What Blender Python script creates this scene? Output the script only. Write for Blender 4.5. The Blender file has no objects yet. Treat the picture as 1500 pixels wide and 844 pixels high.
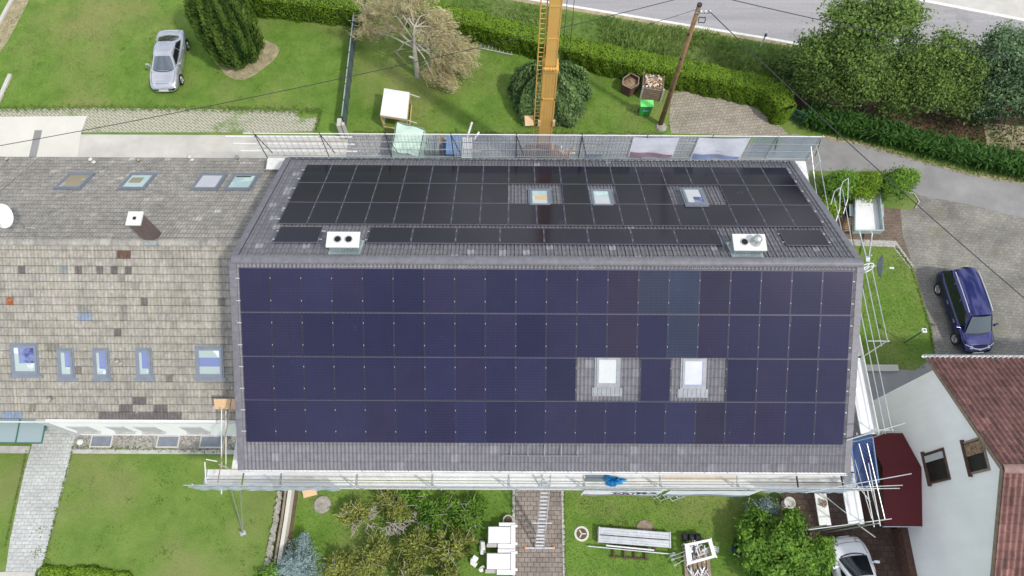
import bpy, math, random
import numpy as np
from mathutils import Vector, Matrix
random.seed(11); rng = np.random.default_rng(11)
S = bpy.context.scene; C = S.collection
PI = math.pi; R = math.radians
SUN_EL, SUN_AZ = R(52), math.atan2(-0.62, 0.80)      # sun stands to the front right

# ---------------------------------------------------------------- survey of the site
F_, T_, RO, YA = 1034.5, R(22.97), R(.75), R(-.47)    # focal length (px of a 1500 px wide frame), tilt from nadir, roll, yaw
CX, CY, CZ = -1.40, -11.43, 33.6
def _axes():
    c, s = math.cos(YA), math.sin(YA)
    m = lambda v: Vector((c*v[0]-s*v[1], s*v[0]+c*v[1], v[2]))
    F = m((0, math.sin(T_), -math.cos(T_))); U = m((0, math.cos(T_), math.sin(T_))); X = m((1, 0, 0))
    c, s = math.cos(RO), math.sin(RO)
    return c*X+s*U, -s*X+c*U, F
AX, AU, AF = _axes()
def at(px, py, z=0.0):
    d = AF + AX*((px-750)/F_) + AU*((422-py)/F_)
    k = (z-CZ)/d.z
    return Vector((CX+k*d.x, CY+k*d.y, z))

# ---------------------------------------------------------------- helpers
OFF = {}
class MB:
    def __init__(s): s.v=[]; s.f=[]; s.m=[]; s.c=[]
    def add(s, vs, fs, m=0, c=None):
        b=len(s.v); s.v+= [tuple(p) for p in vs]
        for f in fs: s.f.append(tuple(i+b for i in f)); s.m.append(m); s.c.append(c)
        return s
    def box(s, x0,x1,y0,y1,z0,z1,m=0,c=None):
        return s.add([(x0,y0,z0),(x1,y0,z0),(x1,y1,z0),(x0,y1,z0),(x0,y0,z1),(x1,y0,z1),(x1,y1,z1),(x0,y1,z1)],
            [(0,3,2,1),(4,5,6,7),(0,1,5,4),(1,2,6,5),(2,3,7,6),(3,0,4,7)],m,c)
    def obox(s, c, size, rz=0, rx=0, ry=0, m=0, col=None):
        M=Matrix.Translation(Vector(c))@Matrix.Rotation(rz,4,'Z')@Matrix.Rotation(rx,4,'X')@Matrix.Rotation(ry,4,'Y')
        a,b,d=size[0]/2,size[1]/2,size[2]/2
        vs=[M@Vector(p) for p in ((-a,-b,-d),(a,-b,-d),(a,b,-d),(-a,b,-d),(-a,-b,d),(a,-b,d),(a,b,d),(-a,b,d))]
        return s.add(vs,[(0,3,2,1),(4,5,6,7),(0,1,5,4),(1,2,6,5),(2,3,7,6),(3,0,4,7)],m,col)
    def beam(s, p, q, w, h, m=0):
        p,q=Vector(p),Vector(q); d=(q-p); l=d.length; d.normalize()
        up=Vector((0,0,1)) if abs(d.z)<.95 else Vector((0,1,0))
        a=d.cross(up).normalized(); b=a.cross(d)
        vs=[r+a*(i*w/2)+b*(j*h/2) for r in (p,q) for i,j in ((-1,-1),(1,-1),(1,1),(-1,1))]
        return s.add(vs,[(0,3,2,1),(4,5,6,7),(0,1,5,4),(1,2,6,5),(2,3,7,6),(3,0,4,7)],m)
    def tube(s, p, q, r, n=6, r2=None, m=0, c=None):
        p,q=Vector(p),Vector(q); d=(q-p).normalized(); r2=r if r2 is None else r2
        up=Vector((0,0,1)) if abs(d.z)<.95 else Vector((0,1,0))
        a=d.cross(up).normalized(); b=a.cross(d)
        vs=[]
        for k in range(n):
            t=2*PI*k/n; e=a*math.cos(t)+b*math.sin(t)
            vs+= [p+e*r, q+e*r2]
        fs=[(2*k,2*((k+1)%n),2*((k+1)%n)+1,2*k+1) for k in range(n)]
        fs+=[tuple(2*k for k in range(n))[::-1], tuple(2*k+1 for k in range(n))]
        return s.add(vs,fs,m,c)
    def path(s, pts, r, n=6, m=0):
        for a,b in zip(pts,pts[1:]): s.tube(a,b,r,n,m=m)
        return s
    def prism(s, poly, z0, z1, m=0):
        n=len(poly); vs=[(p[0],p[1],z0) for p in poly]+[(p[0],p[1],z1) for p in poly]
        a=sum(poly[i][0]*poly[(i+1)%n][1]-poly[(i+1)%n][0]*poly[i][1] for i in range(n))
        fs=[tuple(range(n))[::-1],tuple(range(n,2*n))]+[(i,(i+1)%n,n+(i+1)%n,n+i) for i in range(n)]
        if a<0: fs=[f[::-1] for f in fs]
        return s.add(vs,fs,m)
    def sheet(s, poly, z, m=0):
        n=len(poly); a=sum(poly[i][0]*poly[(i+1)%n][1]-poly[(i+1)%n][0]*poly[i][1] for i in range(n))
        f=tuple(range(n)); return s.add([(p[0],p[1],z) for p in poly],[f if a>0 else f[::-1]],m)
    def quad(s, *p, m=0): return s.add(p,[tuple(range(len(p)))],m)
    def grid(s, fn, nu, nv, m=0, flip=False):
        vs=[fn(i/nu,j/nv) for j in range(nv+1) for i in range(nu+1)]; w=nu+1
        fs=[(j*w+i,j*w+i+1,(j+1)*w+i+1,(j+1)*w+i) for j in range(nv) for i in range(nu)]
        return s.add(vs,[f[::-1] for f in fs] if flip else fs,m)
    def lathe(s, prof, c=(0,0,0), n=20, m=0, M=None):
        vs=[]
        for r,z in prof:
            for k in range(n):
                t=2*PI*k/n; p=Vector((r*math.cos(t),r*math.sin(t),z))
                if M: p=M@p
                vs.append(p+Vector(c))
        fs=[(j*n+k,j*n+(k+1)%n,(j+1)*n+(k+1)%n,(j+1)*n+k) for j in range(len(prof)-1) for k in range(n)]
        return s.add(vs,fs,m)
    def build(s, name, mat, parent=None, smooth=False, bevel=0, local=False):
        me=bpy.data.meshes.new(name)
        o=Vector((0,0,0)) if (parent is None or local) else OFF.get(parent.name,Vector((0,0,0)))
        me.from_pydata([(p[0]-o.x,p[1]-o.y,p[2]-o.z) for p in s.v],[],s.f)
        mats=mat if isinstance(mat,(list,tuple)) else [mat]
        for x in mats: me.materials.append(x)
        me.polygons.foreach_set('material_index',s.m)
        if any(c is not None for c in s.c):
            at_=me.attributes.new('tint','FLOAT_COLOR','FACE')
            buf=[]
            for c in s.c: buf+= list(c if c is not None else (1,1,1))+[1.0]
            at_.data.foreach_set('color',buf)
        if smooth: me.polygons.foreach_set('use_smooth',[True]*len(me.polygons))
        me.update()
        ob=bpy.data.objects.new(name,me); C.objects.link(ob)
        if parent is not None: ob.parent=parent; OFF[ob.name]=OFF.get(parent.name,Vector((0,0,0)))
        if bevel:
            b=ob.modifiers.new('bevel','BEVEL'); b.width=bevel; b.segments=2; b.limit_method='ANGLE'
        return ob
def tag(o,label=None,cat=None,group=None,kind=None):
    if label: o['label']=label
    if cat: o['category']=cat
    if group: o['group']=group
    if kind: o['kind']=kind
    return o
def thing(name,label,cat,loc=(0,0,0),group=None,rz=0):
    o=bpy.data.objects.new(name,None); C.objects.link(o); o.location=loc; o.rotation_euler=(0,0,rz)
    o.empty_display_size=.2; OFF[o.name]=Vector(loc)
    return tag(o,label,cat,group)
def struct(name,mb,mat,**k): return tag(mb.build(name,mat,**k),kind='structure')
def dup(root,loc,rz,label=None):
    r=root.copy(); C.objects.link(r); r.location=loc; r.rotation_euler=(0,0,rz)
    if label: r['label']=label
    def kids(a,b):
        for ch in list(a.children):
            c=ch.copy(); C.objects.link(c); c.parent=b; kids(ch,c)
    kids(root,r); return r
ORD=['first','second','third','fourth','fifth','sixth','seventh','eighth','ninth','tenth','eleventh','twelfth','thirteenth','fourteenth','fifteenth','sixteenth','seventeenth','eighteenth','nineteenth','twentieth']

# ---------------------------------------------------------------- materials
class N:
    def __init__(s,name):
        s.mat=bpy.data.materials.new(name); s.mat.use_nodes=True; s.t=s.mat.node_tree
        s.b=s.t.nodes['Principled BSDF']
    def n(s,typ,**k):
        x=s.t.nodes.new('ShaderNode'+typ)
        for a,b in k.items():
            if a in x.inputs.keys(): x.inputs[a].default_value=b
            else: setattr(x,a,b)
        return x
    def l(s,a,b): s.t.links.new(a,b)
    def pos(s,scale=(1,1,1),rz=0,obj=False):
        g=s.n('TexCoord').outputs['Object'] if obj else s.n('NewGeometry').outputs['Position']
        m=s.n('Mapping'); m.inputs['Scale'].default_value=scale; m.inputs['Rotation'].default_value=(0,0,rz)
        s.l(g,m.inputs['Vector']); return m.outputs['Vector']
    def noise(s,vec,scale,detail=5,rough=.55):
        x=s.n('TexNoise'); x.inputs['Scale'].default_value=scale; x.inputs['Detail'].default_value=detail; x.inputs['Roughness'].default_value=rough
        s.l(vec,x.inputs['Vector']); return x.outputs['Fac']
    def ramp(s,fac,stops):
        r=s.n('ValToRGB'); e=r.color_ramp.elements
        while len(e)<len(stops): e.new(.5)
        for x,(p,c) in zip(e,stops): x.position=p; x.color=(*c,1) if len(c)==3 else c
        s.l(fac,r.inputs['Fac']); return r.outputs['Color']
    def mix(s,a,b,f,mode='MIX'):
        x=s.n('Mix',data_type='RGBA',blend_type=mode)
        for v,i in ((f,0),(a,6),(b,7)):
            if hasattr(v,'links') or hasattr(v,'is_linked'): s.l(v,x.inputs[i])
            else: x.inputs[i].default_value=v if i==0 else (*v,1)
        return x.outputs[2]
    def math(s,op,a,b=0.0):
        x=s.n('Math',operation=op)
        for v,i in ((a,0),(b,1)):
            if hasattr(v,'is_linked'): s.l(v,x.inputs[i])
            else: x.inputs[i].default_value=v
        return x.outputs[0]
    def bump(s,h,strength=.4,dist=.02):
        b=s.n('Bump'); b.inputs['Strength'].default_value=strength; b.inputs['Distance'].default_value=dist
        s.l(h,b.inputs['Height']); s.l(b.outputs['Normal'],s.b.inputs['Normal'])
    def out(s,col=None,rough=.7,metal=0,spec=.4,**k):
        if col is not None:
            if hasattr(col,'is_linked'): s.l(col,s.b.inputs['Base Color'])
            else: s.b.inputs['Base Color'].default_value=(*col,1)
        if hasattr(rough,'is_linked'): s.l(rough,s.b.inputs['Roughness'])
        else: s.b.inputs['Roughness'].default_value=rough
        s.b.inputs['Metallic'].default_value=metal; s.b.inputs['Specular IOR Level'].default_value=spec
        for a,b in k.items(): s.b.inputs[a.replace('_',' ')].default_value=b
        return s.mat
def sc(c,k): return tuple(max(0,min(1,x*k)) for x in c)
def plain(name,c,rough=.6,metal=0,var=.18,scale=3,bump=0,spec=.4,obj=False,**k):
    m=N(name); p=m.pos(obj=obj); f=m.noise(p,scale,6,.65)
    col=m.ramp(f,[(.3,sc(c,1-var)),(.7,sc(c,1+var))])
    if bump: m.bump(m.noise(p,scale*6,4),bump)
    return m.out(col,rough,metal,spec,**k)
def grass_mat(name,dark,mid,lite,dry,amt=.5):
    m=N(name); p=m.pos()
    big=m.noise(p,.16,4,.6); med=m.noise(p,.9,5,.65); fine=m.noise(p,14,4,.75); streak=m.noise(m.pos((5,26,1),.3),1.0,3,.6)
    col=m.ramp(med,[(.28,dark),(.5,mid),(.72,lite)])
    col=m.mix(col,dry,m.ramp(big,[(.46,(0,0,0)),(.72,(amt,amt,amt))]))
    k=m.ramp(m.math('ADD',m.math('MULTIPLY',fine,.7),m.math('MULTIPLY',streak,.3)),[(.3,(.74,.76,.7)),(.52,(1,1,1)),(.74,(1.22,1.2,1.2))])
    col=m.mix(col,k,1.0,'MULTIPLY')
    daisy=m.noise(p,26,1,.5)
    col=m.mix(col,(.5,.5,.28),m.ramp(daisy,[(.80,(0,0,0)),(.84,(.5,.5,.5))]))
    m.bump(fine,.6,.04)
    return m.out(col,.9,0,.1)
def paver_mat(name,c1,c2,mortar,w,h,rz=0,moss=None,offset=.5,msize=.012,var=.25):
    m=N(name); p=m.pos((1,1,1),rz)
    b=m.n('TexBrick'); b.offset=offset
    for k_,v in (('Color1',(*c1,1)),('Color2',(*c2,1)),('Mortar',(*mortar,1)),('Scale',1.0),('Mortar Size',msize),('Brick Width',w),('Row Height',h),('Bias',0.0)): b.inputs[k_].default_value=v
    m.l(p,b.inputs['Vector'])
    f=m.noise(p,.7,6,.65); col=m.mix(b.outputs['Color'],m.ramp(f,[(.3,(1-var,)*3),(.7,(1+var,)*3)]),1.0,'MULTIPLY')
    g=m.noise(p,9,4,.7); col=m.mix(col,m.ramp(g,[(.3,(.8,.8,.8)),(.7,(1.2,1.2,1.2))]),1.0,'MULTIPLY')
    if moss: col=m.mix(col,moss,m.ramp(m.noise(p,.55,6,.7),[(.52,(0,0,0)),(.7,(.65,.65,.65))]))
    inv=m.math('SUBTRACT',1.0,b.outputs['Fac']); m.bump(inv,.5,.01)
    return m.out(col,.85,0,.2)
def tint_mat(name,base,rough=.8,scale=6,var=.25,spots=None,streak=False,spec=.25,bump=.25,trans=0):
    m=N(name); p=m.pos(); a=m.n('Attribute',attribute_name='tint')
    col=m.mix(base,a.outputs['Color'],1.0,'MULTIPLY')
    f=m.noise(p,scale,6,.7); col=m.mix(col,m.ramp(f,[(.3,(1-var,)*3),(.7,(1+var,)*3)]),1.0,'MULTIPLY')
    if streak:
        s_=m.noise(m.pos((11,2.6,2.6)),1.0,3,.6); col=m.mix(col,m.ramp(s_,[(.34,(.84,.83,.82)),(.64,(1.12,1.11,1.09))]),1.0,'MULTIPLY')
    if spots:
        q=m.noise(p,6.5,4,.65); col=m.mix(col,spots,m.ramp(q,[(.655,(0,0,0)),(.72,(.85,.85,.85))])); q2=m.noise(p,.6,5,.7); col=m.mix(col,m.ramp(q2,[(.35,(.84,.84,.82)),(.65,(1.1,1.09,1.06))]),1.0,'MULTIPLY')
    if bump: m.bump(f,bump,.01)
    return m.out(col,rough,0,spec)
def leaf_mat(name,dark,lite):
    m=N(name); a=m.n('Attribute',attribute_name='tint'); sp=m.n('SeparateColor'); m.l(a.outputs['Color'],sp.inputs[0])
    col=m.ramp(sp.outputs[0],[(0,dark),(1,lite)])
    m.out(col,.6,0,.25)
    tr=m.n('BsdfTranslucent'); m.l(col,tr.inputs['Color']); mx=m.n('MixShader'); mx.inputs[0].default_value=.38
    m.l(m.b.outputs[0],mx.inputs[1]); m.l(tr.outputs[0],mx.inputs[2]); m.l(mx.outputs[0],m.t.nodes['Material Output'].inputs[0])
    return m.mat

M={}
M['lawn']=grass_mat('lawn grass',(.088,.170,.026),(.130,.222,.038),(.172,.264,.053),(.26,.245,.10),.85)
M['lawn_front']=grass_mat('duller front lawn',(.100,.176,.032),(.138,.215,.044),(.174,.248,.058),(.245,.23,.105),.9)
M['rough']=grass_mat('rough meadow',(.075,.15,.025),(.125,.205,.045),(.18,.25,.075),(.25,.25,.11),.8)
def road():
    m=N('asphalt road'); p=m.pos(); s_=m.noise(m.pos((.07,1.5,1),R(-13)),1.0,5,.6); g=m.noise(p,9,4,.7); q=m.noise(p,.35,5,.65)
    col=m.mix((.325,.315,.32),m.ramp(s_,[(.3,(.84,.84,.84)),(.7,(1.14,1.13,1.12))]),1.0,'MULTIPLY'); col=m.mix(col,m.ramp(g,[(.3,(.9,.9,.9)),(.7,(1.1,1.1,1.1))]),1.0,'MULTIPLY')
    col=m.mix(col,(.22,.215,.215),m.ramp(q,[(.60,(0,0,0)),(.66,(.45,.45,.45))])); m.bump(g,.15,.01); return m.out(col,.9,0,.25)
M['asphalt']=road()
M['chim_brown']=plain('brown fibre cement',(.135,.098,.088),.85,var=.15,scale=5)
M['drive']=plain('asphalt drive',(.255,.25,.245),.9,var=.18,scale=.7,bump=.2)
M['concrete']=plain('concrete slab',(.50,.48,.43),.9,var=.13,scale=.8,bump=.1)
M['concretelight']=plain('light concrete slab',(.60,.58,.51),.9,var=.06,scale=.6,bump=.06)
M['kerb']=plain('kerb stone',(.42,.41,.38),.9,var=.2,scale=3)
M['white_line']=plain('road paint',(.68,.68,.64),.7,var=.12,scale=4)
M['soil']=plain('soil',(.12,.085,.055),.95,var=.35,scale=2.5,bump=.5)
M['redsoil']=plain('leaf litter',(.10,.05,.035),.95,var=.5,scale=3,bump=.5)
M['dryground']=plain('dry ground',(.33,.28,.17),.95,var=.3,scale=2.5,bump=.4)
M['gravel']=plain('gravel',(.40,.385,.345),.95,var=.6,scale=16,bump=.9)
M['pav_back']=paver_mat('grey yard pavers',(.27,.265,.26),(.33,.325,.32),(.15,.15,.14),.22,.22,0,None)
M['pav_park']=paver_mat('parking pavers',(.205,.195,.175),(.25,.238,.212),(.165,.160,.135),.24,.16,.08,(.17,.175,.11),var=.3)
M['pav_taupe']=paver_mat('taupe pavers',(.30,.265,.215),(.36,.32,.27),(.17,.16,.11),.22,.2,-.12,None)
M['pav_mid']=paver_mat('brown path pavers',(.225,.19,.165),(.28,.24,.21),(.09,.08,.065),.27,.2,0,None)
M['pav_left']=paver_mat('pale path pavers',(.42,.43,.41),(.50,.51,.49),(.32,.33,.30),.3,.16,0,None,var=.12)
M['pav_brick']=paver_mat('dark brick pavers',(.085,.055,.045),(.115,.08,.065),(.045,.035,.03),.3,.26,.05,None)
M['pav_edge']=paver_mat('brown edging bricks',(.17,.12,.095),(.22,.165,.13),(.10,.085,.065),.2,.1,0,(.16,.15,.1))
# grass pavers: diagonal concrete lattice with turf cells
def lattice():
    m=N('grass pavers'); p=m.pos((1,1,1),R(38)); b=m.n('TexBrick'); b.offset=.5
    for k_,v in (('Color1',(.20,.22,.11,1)),('Color2',(.25,.26,.15,1)),('Mortar',(.43,.41,.34,1)),('Scale',1.0),('Mortar Size',.042),('Brick Width',.44),('Row Height',.135)): b.inputs[k_].default_value=v
    m.l(p,b.inputs['Vector'])
    q=m.noise(m.pos(),.5,5,.7); col=m.mix(b.outputs['Color'],(.11,.2,.03),m.ramp(q,[(.56,(0,0,0)),(.68,(.9,.9,.9))]))
    g=m.noise(m.pos(),7,5,.7); col=m.mix(col,m.ramp(g,[(.3,(.75,.75,.75)),(.7,(1.2,1.2,1.2))]),1.0,'MULTIPLY')
    return m.out(col,.9,0,.1)
M['lattice']=lattice()
def plaster(name,c):
    m=N(name); p=m.pos(); f=m.noise(m.pos((2.2,2.2,.22)),1.0,5,.65); g=m.noise(p,.5,5,.6)
    col=m.mix(c,m.ramp(f,[(.35,(.965,.965,.96)),(.6,(1,1,1))]),1.0,'MULTIPLY'); col=m.mix(col,m.ramp(g,[(.35,(.94,.94,.94)),(.65,(1.02,1.02,1.02))]),1.0,'MULTIPLY')
    m.bump(m.noise(p,60,3),.15,.004); return m.out(col,.9,0,.2)
M['plaster']=plaster('white plaster',(.95,.95,.95))
M['plaster_grey']=plain('pale grey plaster',(.50,.50,.52),.85,var=.05,scale=1)  # even pale grey of its own, for pilaster, soffit and window infill
M['white']=plain('white painted metal',(.71,.71,.705),.45,var=.06,scale=2)
M['offwhite']=plain('weathered white',(.68,.67,.63),.6,var=.14,scale=2.2)
M['chim_white']=plain('chimney cap',(.65,.645,.60),.7,var=.08,scale=3)
M['galv']=plain('galvanised steel',(.55,.57,.58),.42,.75,var=.16,scale=4)
M['zinc']=plain('zinc sheet',(.42,.49,.50),.45,.5,var=.2,scale=3)
M['alu']=plain('aluminium',(.68,.69,.70),.38,.8,var=.1,scale=4)
M['blackhole']=plain('flue mouth dark',(.012,.012,.012),.9,var=.3)  # flat black painted as the darkness inside the flue mouths
M['tile_main']=tint_mat('anthracite roof tile',(.158,.153,.168),.5,5,.18,None,False,.35,.1)
M['tile_old_f']=tint_mat('weathered concrete tile',(.325,.315,.290),.95,7,.20,(.50,.49,.44),True,.1,.4)
M['tile_old_b']=tint_mat('lichened concrete tile',(.295,.280,.258),.95,5,.28,(.50,.49,.44),False,.1,.4)
M['tile_red']=tint_mat('red brown tile',(.235,.125,.112),.7,4,.3,(.38,.27,.22),False,.3,.2)
M['dark_metal']=plain('dark anodised metal',(.06,.062,.072),.4,.5,var=.1)
M['win_frame']=plain('grey blue window frame',(.21,.235,.275),.5,.3,var=.12,scale=4)
M['wood']=plain('new timber',(.52,.36,.17),.75,var=.15,scale=4)
M['wood_old']=plain('weathered timber',(.26,.20,.15),.9,var=.3,scale=6)
M['wood_dark']=plain('dark timber',(.10,.055,.04),.9,var=.35,scale=6)
M['ply']=plain('plywood',(.62,.42,.24),.8,var=.1,scale=3)
M['pole_wood']=plain('tarred pole',(.235,.145,.07),.85,var=.3,scale=4)
M['crane']=plain('yellow crane paint',(.64,.385,.105),.5,var=.08,scale=1.2)
M['crane_d']=plain('rust brown crane base',(.20,.085,.05),.7,var=.3,scale=3)
M['orange']=plain('orange paint',(.75,.30,.10),.6,var=.1)
M['tarp']=plain('pale green tarpaulin',(.50,.64,.54),.5,var=.09,scale=1.5,bump=.3)
M['bluebox']=plain('blue plastic',(.14,.24,.42),.45,var=.12,scale=2)
M['bluetarp']=plain('bright blue tarp',(.03,.32,.66),.5,var=.35,scale=6,bump=.6)
M['navy']=plain('navy box',(.03,.045,.09),.5,var=.2)
M['hedge_core']=plain('hedge shade',(.03,.06,.012),.9,var=.3)  # dark green paints the inner shade of hedges and crowns
M['apron']=plain('grey flashing',(.26,.27,.29),.5,.3,var=.15,scale=4)
M['clamp']=plain('module clamp',(.34,.35,.38),.5,var=.1)
M['deckwood']=plain('pale deck timber',(.66,.57,.46),.8,var=.12,scale=5)
M['black']=plain('black rubber',(.018,.018,.02),.7,var=.3)
M['bin_green']=plain('green plastic bin',(.035,.33,.06),.45,var=.06,scale=1)
M['bin_lid']=plain('bright green lid',(.17,.72,.16),.5,var=.05,scale=1)
M['label_blue']=plain('bin sticker blue',(.12,.30,.62),.5,var=.1)
M['fence']=plain('slate fence mesh',(.10,.135,.145),.6,.2,var=.2,scale=3)
M['gate_green']=plain('green wire fence',(.04,.14,.10),.5,var=.1)
M['compost']=plain('kitchen compost',(.28,.19,.12),.95,var=.7,scale=7,bump=1.0)
M['cap_red']=plain('dark red roofing felt',(.105,.016,.020),.9,var=.14,scale=24,bump=.2)
M['dish']=plain('white dish',(.78,.80,.78),.4,var=.04)
M['dish_grey']=plain('grey dish',(.13,.16,.18),.45,var=.1)
M['wire']=plain('black cable',(.035,.035,.04),.6,var=.1)
M['stone']=plain('field stone',(.33,.31,.27),.95,var=.35,scale=5,bump=.6)
M['bark']=plain('grey bark',(.19,.165,.135),.95,var=.3,scale=8,bump=.6)
M['palebark']=plain('pale bare branch',(.43,.40,.34),.9,var=.2,scale=6)
M['drytwig']=leaf_mat('dry twig',(.32,.27,.14),(.74,.67,.41))
M['leaf_road']=leaf_mat('roadside leaf',(.022,.055,.012),(.265,.40,.09))
M['leaf_ash']=leaf_mat('bluish leaf',(.022,.06,.026),(.25,.38,.18))
M['leaf_hedge']=leaf_mat('hedge leaf',(.075,.155,.012),(.29,.45,.040))
M['leaf_weep']=leaf_mat('weeping leaf',(.026,.08,.026),(.29,.43,.15))
M['leaf_conifer']=leaf_mat('conifer spray',(.035,.10,.022),(.27,.40,.085))
M['leaf_bush']=leaf_mat('bush leaf',(.024,.085,.010),(.25,.44,.06))
M['leaf_yew']=leaf_mat('pruned yew spray',(.05,.09,.012),(.44,.47,.12))
M['leaf_spruce']=leaf_mat('blue spruce needle',(.10,.17,.17),(.52,.64,.64))
M['leaf_corn']=leaf_mat('maize leaf',(.014,.055,.012),(.115,.26,.045))
M['pebble']=leaf_mat('pebble',(.20,.19,.165),(.62,.60,.54))
M['blade']=leaf_mat('grass blade',(.15,.26,.05),(.42,.53,.18))
M['blade_lawn']=leaf_mat('lawn blade',(.085,.165,.025),(.175,.28,.055))
M['glass_dark']=N('dark glass').out((.012,.016,.02),.06,0,.6)
M['glass_green']=N('tinted canopy glass').out((.27,.35,.36),.12,0,.6)
M['glass_screen']=N('windscreen glass').out((.10,.125,.15),.05,0,.8)
M['chrome']=N('chrome').out((.8,.8,.82),.15,1)
M['head']=N('headlamp lens').out((.55,.58,.62),.1,.2,.8)
M['red_lamp']=N('tail lamp').out((.45,.01,.015),.2,0,.6)
M['tyre']=plain('tyre',(.02,.02,.022),.85,var=.2)
M['rim']=N('alloy rim').out((.55,.56,.58),.3,.8)
def paint(name,c,metal=.3,rough=.32):
    m=N(name); m.out(c,rough,metal,.5); m.b.inputs['Coat Weight'].default_value=1.0; m.b.inputs['Coat Roughness'].default_value=.05; return m.mat
M['silver']=paint('silver car paint',(.50,.515,.55),.6,.30)
M['bluepaint']=paint('dark blue car paint',(.028,.032,.15),.85,.09)
M['whitepaint']=paint('white car paint',(.80,.81,.84),0,.35)
def solar(name,c,spec):
    m=N(name); oi=m.n('ObjectInfo'); v=m.pos(obj=True)
    h=m.ramp(oi.outputs['Random'],[(0,sc(c,.84)),(.35,c),(.7,(c[0]*1.12,c[1]*.98,c[2]*.92)),(1,sc(c,1.14))])
    w=m.n('TexWave',wave_type='BANDS',bands_direction='Y'); w.inputs['Scale'].default_value=2.9; m.l(v,w.inputs['Vector'])
    w.inputs['Distortion'].default_value=0
    col=m.mix(h,m.ramp(w.outputs['Fac'],[(.80,(1,1,1)),(.97,(1.28,1.28,1.22))]),1.0,'MULTIPLY')
    w2=m.n('TexWave',wave_type='BANDS',bands_direction='X'); w2.inputs['Scale'].default_value=1.66; m.l(v,w2.inputs['Vector'])
    col=m.mix(col,m.ramp(w2.outputs['Fac'],[(.0,(1.10,1.10,1.06)),(.06,(1,1,1))]),1.0,'MULTIPLY')
    col=m.mix(col,m.ramp(m.noise(m.pos(),.8,5,.7),[(.3,(.9,.9,.9)),(.75,(1.14,1.12,1.1))]),1.0,'MULTIPLY')
    d=m.noise(m.pos((1,.35,.35)),2.3,5,.75); col=m.mix(col,(.10,.11,.15),m.ramp(d,[(.66,(0,0,0)),(.8,(.5,.5,.5))]))
    return m.out(col,.10 if spec>.4 else .16,0,spec)
M['pv_front']=solar('front module cells',(.0195,.0200,.052),.2)
M['pv_tint']=solar('older bluish module cells',(.026,.034,.062),.16)
M['pv_brown']=solar('dusty module cells',(.024,.0225,.045),.16)
M['pv_back']=solar('back module cells',(.0095,.0085,.0215),.30)
M['pv_edge']=plain('module edge',(.13,.13,.175),.5,.2,var=.1)
M['pv_frame_back']=plain('back module frame',(.15,.145,.185),.5,.2,var=.1)
M['pv_frame']=plain('black module frame',(.05,.05,.075),.4,.4,var=.1)
def netmat(name,c,a,sx,sy):
    m=N(name); m.out(c,.6)
    v=m.pos(); b=m.n('TexBrick'); b.offset=0
    for k_,x in (('Color1',(0,0,0,1)),('Color2',(0,0,0,1)),('Mortar',(1,1,1,1)),('Scale',1.0),('Mortar Size',.012),('Brick Width',sx),('Row Height',sy)): b.inputs[k_].default_value=x
    cx=m.n('SeparateXYZ'); m.l(v,cx.inputs[0]); cb=m.n('CombineXYZ'); m.l(cx.outputs[0],cb.inputs[0]); m.l(cx.outputs[2],cb.inputs[1]); m.l(cb.outputs[0],b.inputs['Vector'])
    f=m.math('MAXIMUM',b.outputs['Fac'],a); m.l(f,m.b.inputs['Alpha']); return m.mat
M['net_blue']=netmat('blue grey debris net',(.50,.58,.72),.42,.1,.1)
M['net_grey']=netmat('grey blue guard net',(.42,.47,.52),.16,.1,.1)
M['net_dark']=netmat('dark blue debris net',(.33,.41,.48),.55,.1,.1)
def bluenet():
    m=N('blue safety net'); v=m.pos((1,1,1),R(45)); w=m.n('TexBrick'); w.offset=0
    for k_,x in (('Color1',(.008,.013,.055,1)),('Color2',(.011,.018,.07,1)),('Mortar',(.045,.08,.20,1)),('Scale',1.0),('Mortar Size',.014),('Brick Width',.075),('Row Height',.075)): w.inputs[k_].default_value=x
    m.l(v,w.inputs['Vector']); return m.out(w.outputs['Color'],.6)
M['bluenet']=bluenet()
M['banner']=plain('white banner',(.78,.80,.88),.6,var=.14,scale=1.2,bump=.3)
M['banner_blue']=plain('banner blue print',(.26,.34,.55),.6,var=.25,scale=1.5)
M['banner_pink']=plain('banner mauve print',(.33,.22,.30),.6,var=.2,scale=1.5)
M['ink']=plain('banner lettering',(.06,.06,.08),.6)
def mottled_pane(name,top,bot,obj=True):
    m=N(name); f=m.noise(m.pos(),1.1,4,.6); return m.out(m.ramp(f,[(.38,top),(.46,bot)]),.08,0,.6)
M['pane_blue']=mottled_pane('pane with painted sky reflection',(.028,.04,.15),(.17,.21,.40))  # dark and pale blue patches paint a cloudy sky reflection into the colour
M['pane_green']=mottled_pane('pane with pale blind',(.56,.70,.66),(.42,.55,.54))
M['pane_brown']=mottled_pane('pane mixed',(.50,.56,.60),(.30,.24,.17))
M['blind']=plain('white blind',(.52,.535,.535),.6,var=.05)
M['reveal']=mottled_pane('painted lit reveal and reflections',(.72,.75,.78),(.36,.44,.42))  # pale mottle paints a lit reveal and reflections over the pane
M['blind_lilac']=plain('lilac blind',(.52,.53,.74),.5,var=.08)
M['darkint']=plain('dark interior',(.02,.02,.018),.5,var=.4)
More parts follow.
